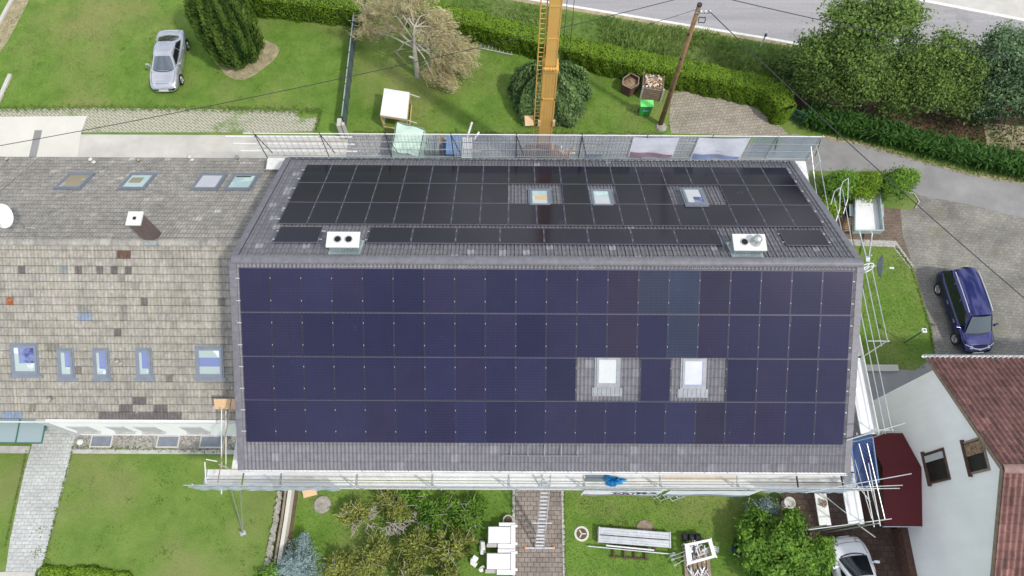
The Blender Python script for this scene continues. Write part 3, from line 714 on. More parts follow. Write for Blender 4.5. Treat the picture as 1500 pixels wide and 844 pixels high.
# dish on its bracket
def dish(name,label,c,r,nrm,mat,foot,arm=True,back=False):
    t=thing(name,label,'satellite dish',foot); c=Vector(c); n=Vector(nrm).normalized()
    up=Vector((0,0,1)); q=n.to_track_quat('Z','Y').to_matrix()
    mb=MB(); prof=[(r*k/8, .16*r*(k/8)**2*2) for k in range(9)]; prof+= [(r*1.02,prof[-1][1]-.01)]+[(r*k/8,.16*r*(k/8)**2*2-.012) for k in range(8,-1,-1)]
    mb.lathe(prof,c,24,M=q); mb.build('reflector',M[mat],t,smooth=True)
    f=c+n*(r*1.15)-Vector((0,0,.10))
    mb=MB(); e=c+q@Vector((0,-r*.95,.3*r)) ; mb.tube(e,f,.018); mb.build('feed_arm',M['galv'],t)
    mb=MB(); mb.tube(f-n*.07,f+n*.10,.045,10); mb.build('receiver',M['white'],t)
    mb=MB(); b=c-n*.12; mb.tube(c-n*.02,b,.05); mb.tube(b,(b.x,b.y,foot[2]+.2) if abs(foot[2]-b.z)>.3 else foot,.028); mb.tube((b.x,b.y,foot[2]+.2),foot,.028); mb.build('mast',M['galv'],t)
    return t
a=at(9,316,7.7); b=ov(a.x+.75,1.55,.0,1)
dish('satellite_dish','large white satellite dish on old roof at the left edge',(a.x,a.y,7.7),.50,(-.15,-.42,.62),'dish',(b[0]-.3,a.y+.1,OZ-abs(a.y+.1-OY)*TN))
a=at(1285,390,6.6); dish('satellite_dish','dark grey satellite dish beside the gable scaffold, above the small lawn',(a.x,a.y,6.6),.50,(.92,-.2,.30),'dish_grey',(a.x-.55,a.y,6.0))
# glass canopy over the entry
cp=thing('glass_canopy','tinted glass canopy over the entry of the old house','canopy',(-24,fy,0))
zc=2.15; a=at(65,628,zc); yb=at(65,649,zc-.15).y; ya=fy+1.48
xs_=[a.x-.02-k*1.16 for k in range(5)]
for k in range(4):
    MB().add([(xs_[k+1]+.02,yb,zc-.15),(xs_[k]-.02,yb,zc-.15),(xs_[k]-.02,ya,zc+.12),(xs_[k+1]+.02,ya,zc+.12),(xs_[k+1]+.02,yb,zc-.12),(xs_[k]-.02,yb,zc-.12),(xs_[k]-.02,ya,zc+.15),(xs_[k+1]+.02,ya,zc+.15)],[(0,3,2,1),(4,5,6,7),(0,1,5,4),(1,2,6,5),(2,3,7,6),(3,0,4,7)]).build('glass_pane',M['glass_green'],cp)
mb=MB()
for x in xs_: mb.beam((x,yb-.02,zc-.11),(x,ya,zc+.16),.045,.05)
mb.beam((xs_[0],yb-.02,zc-.11),(xs_[-1],yb-.02,zc-.11),.05,.05); mb.build('canopy_frame',M['gate_green'],cp)
for x in (xs_[3],): MB().tube((x,yb+.05,0),(x,yb+.05,zc-.12),.04,8).build('post',M['gate_green'],cp)

# cellar light wells in the gravel strip
for i,(pa,pb_) in enumerate(((134,166),(231,264),(294,330))):
    xa,xb=at(pa,645).x,at(pb_,645).x
    t=thing('light_well',['blue grey cellar light well cover nearest the paved path','middle blue grey cellar light well cover in the gravel','blue grey cellar light well cover nearest the scaffold'][i],'light well',(xa,-5,0),'light wells in the gravel strip')
    mb=MB(); 
    for (u0,u1,v0,v1) in ((xa,xb,-5.46,-5.40),(xa,xb,-4.94,-4.89),(xa,xa+.06,-5.40,-4.94),(xb-.06,xb,-5.40,-4.94)): mb.box(u0,u1,v0,v1,0,.08)
    mb.build('rim',M['concrete'],t)
    MB().box(xa+.06,xb-.06,-5.40,-4.94,.02,.06).build('cover',M['win_frame'],t)

# ---------------------------------------------------------------- house on the right
rh=thing('white_house','white rendered house with red brown tiled roof and gable windows','house',(16.2,-7.5,0))
HX=16.2; HY=-7.5; HZ=8.15; HP=R(30); hw=4.45; rl=5.75
redc=lambda r,c:(lambda k:(k*random.uniform(.97,1.05),k,k*random.uniform(.94,1.02)))(random.uniform(.78,1.2)*(1.3 if random.random()<.05 else 1))
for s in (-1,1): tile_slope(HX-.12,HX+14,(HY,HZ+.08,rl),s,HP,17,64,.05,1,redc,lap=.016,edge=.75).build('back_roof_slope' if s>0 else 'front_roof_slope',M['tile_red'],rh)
ridge_caps(HX-.14,HX+14,HY,HZ+.05,.15,38,lambda:(1.15,1.35,1.4)).build('ridge_cap',M['tile_red'],rh)
mb=MB(); ez=HZ-hw*math.tan(HP)
mb.add([(HX,HY-hw,0),(HX,HY+hw,0),(HX,HY+hw,ez),(HX,HY,HZ-.05),(HX,HY-hw,ez),(HX+14,HY-hw,0),(HX+14,HY+hw,0),(HX+14,HY+hw,ez),(HX+14,HY,HZ-.05),(HX+14,HY-hw,ez)],[(0,4,3,2,1),(5,6,7,8,9),(0,5,9,4),(1,2,7,6)])
mb.build('wall',M['plaster'],rh)
mb=MB()
for s in (-1,1):
    e=(HX-.10,HY+s*rl*math.cos(HP),HZ-rl*math.sin(HP)); mb.beam((HX-.11,HY,HZ-.02),e,.05,.16)
    mb.quad((HX-.1,HY,HZ-.0),(HX-.1,e[1],e[2]),(HX+14,e[1],e[2]),(HX+14,HY,HZ-.0))
mb.build('verge_board',M['wood_old'],rh)
gutter(HY+rl*math.cos(HP),HZ-rl*math.sin(HP)+.06,HX-.3,HX+14,1,None).build('gutter',M['galv'],rh)
def gable_px(px,py):
    lo,hi=0,12
    for _ in range(50):
        z=(lo+hi)/2; p=at(px,py,z)
        if p.x>HX: lo=z
        else: hi=z
    return p.y,z
for k,((ax_,ay),(bx_,by)) in enumerate((((1357,668),(1390,700)),((1412,650),(1447,688)))):
    y1,z1=gable_px(1357+(55 if k else 0),668-(20 if k else 0)); 
    cs=[gable_px(*q) for q in ([(1360,666),(1382,660),(1390,700),(1364,706)] if k==0 else [(1416,652),(1438,643),(1448,684),(1424,692)])]
    ya,yb=min(c[0] for c in cs),max(c[0] for c in cs); za,zb=min(c[1] for c in cs),max(c[1] for c in cs)
    mb=MB(); mb.box(HX-.035,HX-.005,ya,yb,za,zb); o=mb.build('window',M['darkint'],rh)
    mb=MB(); f=.08
    for (u0,u1,v0,v1) in ((ya-f,yb+f,zb,zb+f),(ya-f,ya,za,zb),(yb,yb+f,za,zb)): mb.box(HX-.055,HX-.004,u0,u1,v0,v1)
    mb.build('frame',M['wood_dark' if k==0 else 'wood_old'],o)
    mb=MB(); mb.box(HX-.14,HX-.004,ya-.16,yb+.16,za-.08,za); mb.build('sill',M['wood_dark'],o)
    mb=MB(); mb.obox((HX-.06,(ya+yb)/2+(yb-ya)*(.34 if k==0 else .25),(za+zb)/2),(.03,(yb-ya)*(.24 if k==0 else .42),zb-za-.04)); mb.build('sash',M['compost' if k else 'plaster_grey'],o)
mb=MB(); mb.box(HX-.30,HX-.003,-12,-8.95,0,.9); mb.build('plinth',M['wood_dark'],rh)
# red felt roofed porch against the gable
pr=thing('porch','dark red felt roofed porch against the white gable wall','porch',(15.3,-7,0))
zr,ze=3.0,2.12; xa,xb=14.55,HX-.02; y0,ym,y1=-8.98,-6.66,-5.02
mb=MB()
mb.add([(xa,y0,ze),(xb,y0,ze),(xb,ym,zr),(xa,ym,zr),(xb,y1,ze),(xa,y1,ze)],[(0,1,2,3),(3,2,4,5)])
mb.add([(xa,y0,ze-.06),(xb,y0,ze-.06),(xb,ym,zr-.06),(xa,ym,zr-.06),(xb,y1,ze-.06),(xa,y1,ze-.06)],[(3,2,1,0),(5,4,2,3)])
mb.quad((xa,y0,ze),(xa,ym,zr),(xa,ym,zr-.06),(xa,y0,ze-.06)); mb.quad((xa,ym,zr),(xa,y1,ze),(xa,y1,ze-.06),(xa,ym,zr-.06))
mb.build('roof',M['cap_red'],pr)
mb=MB(); mb.box(xa-.02,xb,y0-.03,y0-.0,ze-.1,ze+.03); mb.build('edge_trim',M['plaster_grey'],pr)
mb=MB(); mb.box(xa+.25,xb,y0+.3,y1-.2,0,ze-.10); mb.build('wall',M['wood_dark'],pr)
# ---------------------------------------------------------------- scaffolds
def rod(parent,name,p,q,r=.024,mat='galv',n=6): return MB().tube(p,q,r,n).build(name,M[mat],parent)
fs_=thing('front_scaffold','long front scaffold with pale decks below the front eave','scaffold',(0,-7.5,0))
DZ=4.0; YI,YO=-7.02,-7.74
bx=[at(p,705,DZ).x for p in (300,355,410.5,522,633,745,855,967,1080,1168,1236)]
for i,(xa,xb) in enumerate(zip(bx,bx[1:])):
    wood=i in (2,3,7,8)
    for j,(y0,y1) in enumerate(((-7.03,-7.42),(-7.45,-7.74))):
        mb=MB(); x0,x1=xa+.04,xb-.04
        if i==6 and j==0: x0=xa+1.0
        mb.box(x0,x1,y1,y0,DZ-.05,DZ)
        if wood and j==0:
            for k in range(3): mb.box(x0+.05,x1-.05,y0-.08-.11*k-.045,y0-.08-.11*k+.045,DZ+.001,DZ+.006+.004*random.random(),m=1)
        mb.build('deck_board',[M['white' if i%3 else 'offwhite'],M['deckwood' if i==7 else 'offwhite']],fs_)
mb=MB(); mb.box(bx[6]+.08,bx[6]+.98,-7.42,-7.03,DZ-.06,DZ-.02); mb.build('hatch',M['win_frame'],fs_)
for i,x in enumerate(bx):
    if i in (1,9): continue
    for y in (YI+.03,YO-.03):
        if i==0 and y>-7.3: continue
        if y<-7.3: rod(fs_,'post',(x,y,DZ-.1),(x,y,DZ+1.15)); rod(fs_,'post',(x,-7.22,.05),(x,-7.22,DZ))
        else: rod(fs_,'post',(x,-6.9,.05),(x,-6.9,DZ))
    mb=MB(); mb.beam((x,YI,DZ-.02),(x,YO-.04,DZ-.02),.06,.07); mb.build('transom',M['galv'],fs_)
    MB().box(x-.09,x+.09,-7.31,-7.13,0.002,.03).build('base_plate',M['galv'],fs_)
    rod(fs_,'brace',(x,YO-.03,DZ+1.1),(x+.42,YO-.10,DZ+.25),.02,'galv')
xl=at(267,706,5.2).x
for z in (DZ+.55,DZ+1.05): rod(fs_,'guard_rail',(xl,YO-.06,z),(bx[-1]+.9,YO-.06,z))
mb=MB(); mb.box(bx[0],bx[-1],YO-.05,YO-.02,DZ,DZ+.15); mb.build('toe_board',M['offwhite'],fs_)
xn=at(492,711,5.0).x
mb=MB(); n=60
mb.grid(lambda u,v:(xl+.1+(xn-xl-.1)*u, YO-.09-.05*math.sin(9*u*PI)**2, DZ+.02+(1.05-(.45 if u<.06 else 0)*(1-u/.06 if u<.06 else 0))*v+.04*math.sin(31*u)),n,4)
mb.build('debris_net',M['net_blue'],fs_)
xr=at(1128,712,5).x
mb=MB(); mb.grid(lambda u,v:(xr+(bx[-1]-xr)*u, YO-.09-.04*math.sin(7*u*PI)**2, DZ+.02+1.0*v),30,4); mb.build('debris_net',M['net_blue'],fs_)
# raking shore at the left end and braces to the ground
g=at(356,781,0.06)
for q in ((339,716),(352.5,718)): rod(fs_,'shore',at(q[0],q[1],DZ-.3),g,.026)
mb=MB(); mb.obox((g.x,g.y,.03),(.25,.2,.04),.4); mb.tube(g,(g.x,g.y,.45),.03); mb.build('base_plate',M['galv'],fs_)
rod(fs_,'ledger',at(365,718,3.0),at(447,717,3.0),.022)
rod(fs_,'ledger',at(324.5,600,4.6),at(324.5,724,3.2),.026,'offwhite'); rod(fs_,'ledger',at(331,602,4.6),at(331,718,3.4),.022,'offwhite')
for q in ((300,677,5.0,302,712,4.9),(302,673,5.0,318,676,5.0)): rod(fs_,'guard_rail',at(*q[:3]),at(*q[3:]),.022,'offwhite')
# left gable boards
a=at(346,594,DZ); 
for (xa,xb) in ((-12.86,-12.56),(-12.53,-12.23)):
    MB().box(xa+.1,xb+.1,-7.0,-3.9,DZ-.05,DZ).build('deck_board',M['offwhite'],fs_)
rod(fs_,'guard_rail',(-12.83,-7.7,5.0),(-12.83,-3.9,5.0),.024,'wood_old')
for y in (-3.9,-7.0): rod(fs_,'post',(-12.85,y,.05),(-12.85,y,5.1))
p=at(314,585,4.25); q=at(344,598,4.25)
t=thing('timber_board','fresh orange timber board lying on the old roof beside the dark verge','board',(p.x,p.y,4.1))
MB().add([(p.x,q.y,4.02),(q.x,q.y,4.02),(q.x,p.y,4.28),(p.x,p.y,4.28),(p.x,q.y,4.06),(q.x,q.y,4.06),(q.x,p.y,4.32),(p.x,p.y,4.32)],[(0,3,2,1),(4,5,6,7),(0,1,5,4),(1,2,6,5),(2,3,7,6),(3,0,4,7)]).build('board',M['ply'],t)
p=at(436,718,2.1); tt=thing('plywood_offcut','tan plywood offcut leaning below the front scaffold beside the round stone','board',(p.x,p.y,0))
mb=MB(); mb.obox((p.x+.05,p.y+.1,.32),(.62,.34,.02),.25,.5); mb.build('board',M['ply'],tt)
# banners on the front guard rail
def banner(name,label,xa,xb,y,z0,z1,mats,text=None,front=-1,wav=.02,foot=None):
    t=thing(name,label,'banner',((xa+xb)/2,y,z0))
    mb=MB(); mb.grid(lambda u,v:(xa+(xb-xa)*u, y+wav*math.sin(u*PI*3)*(1-v)*front, z0+(z1-z0)*v-.06*math.sin(u*PI)*(v>.9)),24,6,flip=(front>0)); mb.build('cloth',M[mats[0]],t)
    if len(mats)>1:
        mb=MB(); mb.grid(lambda u,v:(xa+(xb-xa)*(.02+.96*u), y+front*(.012)+wav*math.sin((.02+.96*u)*PI*3)*(1-.28*v)*front, z0+.02+(z1-z0)*.28*v*(1-.5*u)),24,3,flip=(front>0)); mb.build('print_band',M[mats[1]],t)
    if text:
        cu=bpy.data.curves.new('txt','FONT'); cu.body=text; cu.size=.62; cu.space_character=1.1; cu.offset=.012; cu.extrude=.004
        o=bpy.data.objects.new('txt',cu); C.objects.link(o); bpy.context.view_layer.update()
        me=bpy.data.meshes.new_from_object(o.evaluated_get(bpy.context.evaluated_depsgraph_get())); bpy.data.objects.remove(o)
        me.materials.clear(); me.materials.append(M['ink']); lo=bpy.data.objects.new('lettering',me); C.objects.link(lo); lo.parent=t
        lo.location=((xa-xb)*.12,front*.05,(z1-z0)*.50); lo.rotation_euler=(PI/2,0,0) if front<0 else (PI/2,0,PI)
    return t
xa,xb=at(858,713,5).x,at(977,715,5).x
banner('banner','white banner with dark lettering on the front scaffold below the blue tarp',xa,xb,YO-.11,DZ-1.2,DZ+.5,['banner','banner_pink'],'PRIMA')
xa,xb=at(986,714,5).x,at(1120,716,5).x
banner('banner','plain white and blue banner on front scaffold, right of lettered banner',xa,xb,YO-.11,DZ-1.1,DZ+.5,['banner','banner_blue'])
# crumpled blue tarp on the deck
p=at(899,704,DZ); t=thing('crumpled_tarp','crumpled bright blue tarp heaped on the front scaffold deck','tarp',(p.x,p.y,DZ))
mb=MB(); 
def heap(u,v):
    an=2*PI*u; r=v*(1+.22*math.sin(3*an+1)+.16*math.sin(7*an)); e=max(0,1-v*v)
    return (p.x+.42*r*math.cos(an), p.y-.02+.21*r*math.sin(an), DZ+.012+.30*e**.8*(1+.45*math.sin(9*an+8*v)*math.cos(5*v*PI))+.02*math.sin(23*an))
mb.grid(heap,30,9)
mb.build('cloth',M['bluetarp'],t,smooth=False)
# hanging strap tangle
p=at(975,724,1.0); t=thing('steel_brackets','tangle of pale steel brackets lying on lawn below the lettered banner','bracket',(p.x,p.y,0))
mb=MB()
for k in range(5):
    a0=(p.x-.55+.28*k,p.y+.12-.1*(k%2),.06+.02*k); mb.path([a0,(a0[0]+.2,a0[1]-.22,.1),(a0[0]+.5,a0[1]-.1,.16),(a0[0]+.55,a0[1]+.12,.1)],.018)
mb.build('bracket_bundle',M['alu'],t)

# back scaffold with guard mesh
bs=thing('back_scaffold','back scaffold with wire guard panels along the far eave','scaffold',(0,7.7,0))
YB=8.06; xs=[-13.4+3.07*i for i in range(9)]; xR=13.2
xs=[x for x in xs]+[xR]
for xa,xb in zip(xs,xs[1:]):
    if xa<-9: 
        mb=MB(); mb.box(xa+.04,xb-.04,7.35,8.0,3.95,4.0); mb.build('deck_board',M['offwhite'],bs)
    else: MB().box(xa+.04,xb-.04,7.35,8.0,3.95,4.0).build('deck_board',M['white'],bs)
for x in xs:
    rod(bs,'post',(x,YB,.05),(x+.0,YB,6.1),.024,'dark_metal' if x<9 else 'galv'); rod(bs,'post',(x,7.33,.05),(x,7.33,4.0))
    rod(bs,'brace',(x+.35,YB+.05,4.3),(x,YB+.02,5.9),.02,'dark_metal')
for z in (4.15,4.75,5.35,5.98):
    rod(bs,'guard_rail',(-13.9+.28*(5.98-z),YB,z),(xR+.1,YB,z),.027 if z>5.9 else .02,'white' if z>5.9 else 'galv')
for z in (4.35,4.95,5.55): rod(bs,'guard_rail',(-14.5-.25*(z-4),YB+.12,z),(-8.9,YB+.12,z),.036,'white')
for i,(xa,xb) in enumerate(zip(xs,xs[1:])):
    mb=MB(); n=18 if i>1 else 10
    for k in range(1,n): 
        x=xa+(xb-xa)*k/n; mb.tube((x,YB+.03,4.15),(x,YB+.03,5.95),.006 if i>1 else .009,4)
    for k in range(1,8 if i>1 else 3): z=4.15+1.8*k/(8 if i>1 else 3); mb.tube((xa,YB+.03,z),(xb,YB+.03,z),.005,4)
    mb.build('guard_mesh',M['win_frame'],bs)
mb=MB(); mb.grid(lambda u,v:(10.2+(xR-10.2)*u,YB+.05+.02*math.sin(11*u),4.1+1.85*v),12,4); mb.build('debris_net',M['net_dark'],bs)
mb=MB(); mb.grid(lambda u,v:(-4.2+(14.4)*u,YB+.05+.02*math.sin(31*u),4.1+1.85*v),24,4); mb.build('debris_net',M['net_grey'],bs)
def pxz(px,py,y):      # world x,z on the vertical plane y
    lo,hi=0,12
    for _ in range(50):
        z=(lo+hi)/2
        if at(px,py,z).y>y: lo=z
        else: hi=z
    return at(px,py,lo).x,lo
xa,xb=pxz(924,215,YB)[0],pxz(990,215,YB)[0]
banner('banner','white banner with faint mauve print on the back guard panels',xa,xb,YB-.04,4.25,5.9,['banner','banner_pink'],None,-1,.04)
xa,xb=pxz(1018,215,YB)[0],pxz(1092,215,YB)[0]
banner('banner','white and blue banner on the back guard panels near the right end',xa,xb,YB-.04,4.1,5.9,['banner','banner_blue'],None,-1,.05)
# gable scaffold
gs=thing('gable_scaffold','stepped steel scaffold at the right gable with long guard rails','scaffold',(12.7,-2,0))
GXI,GXO=12.36,13.05
MB().box(12.38,13.0,-5.85,-2.75,5.95,6.0).build('deck_board',M['white'],gs)
MB().box(12.38,13.0,-2.65,.4,5.95,6.0).build('deck_board',M['white'],gs)
MB().box(12.02,13.15,6.75,7.98,4.006,4.05).build('deck_board',M['white'],gs)
MB().box(12.36,13.0,-7.0,-5.95,3.95,4.0).build('deck_board',M['white'],gs)
a,b=at(1256,768,DZ),at(1233,716,DZ); MB().box(12.2,12.84,-9.05,-7.05,DZ-.05,DZ).build('deck_board',M['white'],gs)
mb=MB(); mb.box(11.28,11.76,-9.05,-7.8,DZ-.65,DZ-.6); mb.build('deck_board',M['offwhite'],gs)
for y in (-5.9,-2.7,.45):
    for x in (GXI,GXO): rod(gs,'post',(x,y,.05),(x,y,8.1 if (x>13 and y>-5) else (7.1 if x>13 else 6.0)))
for y in (-9.1,): 
    for x in (11.25,12.2,12.9): rod(gs,'post',(x,y,.05),(x,y,4.2 if x<12 else 5.0))
for z,ya,yb in ((7.0,-5.95,.5),(6.5,-5.95,.5),(8.0,-2.75,.5),(7.5,-2.75,.5)): rod(gs,'guard_rail',(GXO+.02,ya,z),(GXO+.02,yb,z),.018,'galv')
MB().box(13.0,13.03,-5.9,.4,6.0,6.15).build('toe_board',M['offwhite'],gs)
for y,z in ((-2.7,8.0),(-5.9,7.0)): rod(gs,'transom',(GXI-.05,y,z),(GXO+.1,y,z),.022)
rod(gs,'transom',at(1240,645,6.0),at(1326,620,6.2),.026)
for (z,r) in ((4.5,.022),(5.0,.022)): rod(gs,'guard_rail',(12.95,-9.2,z),(12.95,-5.5,z),r,'white')
rod(gs,'guard_rail',at(1247,700,5),at(1275,735,5),.02)
for q in (((1248,660,5),(1277,760,5)),((1258,650,5.6),(1287,758,5.0)),((1270,650,6),(1296,760,5.2))): rod(gs,'guard_rail',at(*q[0]),at(*q[1]),.018,'galv')
for q in (((1180,722,5.4),(1335,694,5.4)),((1195,716,5.0),(1322,711,5.0)),((1200,717,4.6),(1318,715.5,4.6))): rod(gs,'ledger',at(*q[0]),at(*q[1]),.019,'galv')
rod(gs,'ledger',at(1185,776,4.2),at(1306,760,4.2),.021)
rod(gs,'brace',at(1202,722,3.8),at(1240,752,3.0),.024); rod(gs,'brace',at(1256,768,3.4),at(1282,787,2.6),.026)
MB().box(12.1,12.6,-7.2,-5.6,DZ-.55,DZ-.5).build('deck_board',M['white'],gs)
# rails and stair at the back right corner
for q in (((1200,233,5.5),(1217,328,5.5)),((1184,262,5),(1189,280,5)),((1191,250,5.2),(1198,295,5)),((1222,290,4.2),(1236,350,4.2)),((1234,277,4.8),(1250,366,4.8)),((1190,252,5),(1201,235,5)),((1188,215,5.2),(1193,262,4.4)),((1196,214,5.8),(1202,238,5.2))): rod(gs,'guard_rail',at(*q[0]),at(*q[1]),.018,'galv')
st=[]
for q,z in (((1217,325),3.6),((1248,288),1.9)): st.append(at(q[0],q[1],z))
for q,z in (((1217,300),4),((1229,286),3.6)):
    a=at(q[0],q[1],z); MB().path([a,a+Vector((.05,.45,.5)),a+Vector((.3,.6,.6)),a+Vector((.5,-.1,-.2)),a+Vector((.35,-.7,-.6))],.02).build('handrail_loop',M['alu'],gs)
# round stair hoop next to the ridge end
a=at(1270,398,7.4); mb=MB(); ring=[(a.x+.34*math.cos(t),a.y+.16+.14*math.sin(t)+.12*math.cos(t),7.4+.1*math.sin(t)) for t in [2*PI*k/16 for k in range(17)]]; mb.path(ring,.02)
for k in range(0,16,3): mb.tube(ring[k],ring[(k+7)%16],.012)
mb.build('hoop',M['white'],gs)
# blue net slung between the decks
p=[at(1246,648,5.6),at(1278,640,5.8),at(1287,706,4.9),at(1256,716,4.3)]
t=thing('safety_net','dark blue safety net slung between gable scaffold decks beside the red porch','net',(13,-6.6,4.5))
mb=MB(); mb.grid(lambda u,v:tuple((p[0]*(1-u)+p[1]*u)*(1-v)+(p[3]*(1-u)+p[2]*u)*v-Vector((0,0,.35*math.sin(PI*u)*math.sin(PI*v)))),14,16); mb.build('mesh',M['bluenet'],t)
mb=MB(); mb.path([p[0],p[1],p[2],p[3],p[0]],.03); mb.grid(lambda u,v:tuple((p[0]+(p[1]-p[0])*u)+Vector((0,.22*v,.05-.3*v+.04*math.sin(20*u)))),14,3); mb.build('border',M['bluebox'],t)
q=at(1209,738,DZ-.6); t=thing('rubble','small heap of brown rubble on the low deck board','rubble',q)
mb=MB()
for k in range(16): mb.obox((q.x-.12+random.uniform(-.12,.16),q.y+random.uniform(-.16,.16),DZ-.57+random.random()*.05),(.09,.06,.04),random.random()*3,random.random())
mb.build('broken_tile',M['wood_old'],t)

# ---------------------------------------------------------------- ladder on the middle path
t=thing('ladder','long aluminium extension ladder from the brown path up to the scaffold','ladder',(0,-9.8,0))
b=at(790.5,803,.05); e=at(801,689,DZ+1.0); d=(e-b); ln=d.length; d.normalize(); sx=Vector((1,0,0)); nrm=d.cross(sx).normalized()
for s in (-1,1):
    mb=MB(); mb.beam(b+sx*(s*.20),b+sx*(s*.20)+d*ln*.62,.03,.08); mb.beam(b+sx*(s*.165)+d*1.2-nrm*.06,e+sx*(s*.165)-nrm*.06,.03,.07); mb.build('rail',M['alu'],t)
for k in range(int(ln/.265)):
    c_=b+d*(.2+.265*k)-nrm*(.05 if k>4 else 0); mb=MB(); mb.beam(c_-sx*.2,c_+sx*.2,.07,.035); mb.build('rung',M['alu'],t)
mb=MB(); mb.beam(b-sx*.60,b+sx*.60,.06,.05); mb.build('stabiliser_bar',M['alu'],t)
for s in (-1,1): MB().obox(b+sx*(s*.63),(.09,.11,.08)).build('foot',M['orange'],t)
c_=b+d*2.1; MB().beam(c_-sx*.42-nrm*.1,c_+sx*.42-nrm*.1,.04,.04).build('spreader',M['alu'],t)

# ---------------------------------------------------------------- front lawn things
def slab_box(name,label,cat,c,w,l,h,mat,rz=0,parts=None):
    t=thing(name,label,cat,c); return t
for k,(q0,q1,lab) in enumerate((((715,771),(755,796),'white louvred crate by the brown path, the one nearest the house'),((713,810),(755,834),'white louvred crate by the brown path, the one nearest the photo edge'))):
    z=.62; a,b=at(q0[0],q0[1],z),at(q1[0],q1[1],z); x0,x1,y0,y1=a.x,b.x,b.y,a.y
    t=thing('storage_crate',lab,'crate',((x0+x1)/2,(y0+y1)/2,0),'white crates by the brown path')
    MB().box(x0,x1-.02,y0,y1,.05,z-.03).build('body',M['offwhite'],t,bevel=.02)
    mb=MB(); mb.box(x0+.02,x1-.22,y0+.03,y1-.03,z-.028,z+.03); mb.box(x1-.20,x1,y0-.05,y1+.06,z-.028,z+.05); mb.build('lid',M['white'],t,bevel=.01)
    mb=MB(); mb.box(x0+.48,x1-.0,y1+.012,y1+.16,.3,z+.01); mb.build('tray',M['white'],t,bevel=.01); mb=MB(); mb.box(x0+.45,x1-.0,y0-.22,y0-.012,.3,z-.02); mb.build('tray',M['white'],t,bevel=.01)
    mb=MB(); mb.box(x0-.05,x0+.5,y0-.16,y0-.012,.2,z-.14); mb.build('rail',M['kerb'],t)
    for yy in (y0-.02,y1+.02):
        MB().box(x1+.0,x1+.09,yy-.05,yy+.05,z-.1,z+.04).build('handle',M['white'],t)
for px,py,w,l,rz,lab in ((708,802,.26,.5,.2,'upright white plank stack against the left of the white crates'),(694,822,.25,.4,-.3,'white wrapped parcel lying in the cut twigs'),(704,833,.3,.24,.5,'crumpled white sack at the foot of the crates')):
    p=at(px,py,.2); t=thing('white_parcel',lab,'parcel',(p.x,p.y,0)); mb=MB()
    for k in range(4): mb.obox((p.x+random.uniform(-.1,.1),p.y+random.uniform(-l/3,l/3),.12+.08*k),(w*random.uniform(.5,1),l*random.uniform(.4,.8),.1),rz+random.uniform(-.4,.4),random.uniform(-.25,.25))
    mb.build('wrapping',M['offwhite'],t,bevel=.02)
p=at(744,762,.2); t=thing('planter','small round concrete planter ring beside the brown path','planter',(p.x,p.y,0))
MB().lathe([(.22,0),(.24,.25),(.20,.27),(.17,.2),(.17,.1)],(p.x,p.y,0),18).build('rim',M['kerb'],t,smooth=True)
MB().lathe([(.17,.16),(.09,.19),(0,.2)],(p.x,p.y,0),12).build('soil',M['soil'],t)
p=at(852,782,.03); t=thing('manhole','round concrete manhole with pale ring on the right front lawn','manhole',(p.x,p.y,0))
MB().lathe([(.33,0),(.33,.04),(.24,.045),(.24,.03)],(p.x,p.y,0),22).build('ring',M['concretelight'],t); MB().lathe([(.235,.034),(.1,.04),(0,.042)],(p.x,p.y,0),22).build('lid',M['soil'],t)
mb=MB()
for k in (0,2.1,4.2): mb.obox((p.x+.1*math.cos(k),p.y+.1*math.sin(k),.05),(.18,.05,.02),k)
mb.build('lid_marking',M['concretelight'],t)
p=at(472,739,.03); t=thing('stone_cover','round grey stone cover in the lawn left of the pruned shrubs','well cover',(p.x,p.y,0))
MB().lathe([(.40,0),(.39,.06),(.30,.09),(0,.11)],(p.x,p.y,0),22).build('slab',M['stone'],t,smooth=True)
p=at(945,775,.03); t=thing('cover_slab','flat oval stone slab partly behind the stacked steel decks','stone slab',(p.x,p.y,0))
MB().lathe([(.42,0),(.40,.05),(0,.07)],(p.x,p.y,0),9).build('slab',M['wood_old'],t)
# stacked scaffold decks
p0,p1=at(877,783.5,.35),at(981,791.5,.35); rz=math.atan2(p1.y-p0.y,p1.x-p0.x); L=(p1-p0).length
t=thing('deck_stack','stack of ribbed grey steel scaffold decks lying on the right lawn','scaffold stack',((p0+p1)/2).to_tuple()[:2]+(0,))
c0=(p0+p1)/2; dx=Vector((math.cos(rz),math.sin(rz),0)); dy=Vector((-dx.y,dx.x,0))
for j in range(2):
    for k in range(2):
        cc=c0+dy*(.18-.34*j)+dx*(.02*k); mb=MB(); mb.obox((cc.x,cc.y,.16+.16*k),(L,.30,.05),rz); 
        for s in (-1,0,1): mb.obox((cc.x+dy.x*s*.11,cc.y+dy.y*s*.11,.195+.16*k),(L-.1,.03,.04),rz)
        for s in (-1,1): mb.obox((cc.x+dx.x*s*L/2,cc.y+dx.y*s*L/2,.17+.16*k),(.06,.33,.1),rz)
        mb.build('deck',M['galv'],t)
mb=MB()
for s in (-.3,.3): cc=c0+dx*(L*s); mb.obox((cc.x,cc.y,.07),(.1,.95,.12),rz)
mb.build('bearer',M['wood_dark'],t)
a,b=at(861,800,.2),at(987,812,.2); t=thing('scaffold_tube','long thin scaffold tube lying in front of the stacked decks','tube',a); rod(t,'tube',a,b,.03,'alu',8)
MB().obox(b,(.12,.16,.1),rz).build('coupler',M['galv'],t)
a,b=at(888,799,.3),at(958,806,.3); t=thing('scaffold_tube','short thick scaffold tube resting on the tube rack','tube',a); rod(t,'tube',a,b,.035,'white',8)
c1=at(922,809,.1); t=thing('tube_rack','low rack with dark crossbars below the scaffold tubes','rack',(c1.x,c1.y,0)); mb=MB()
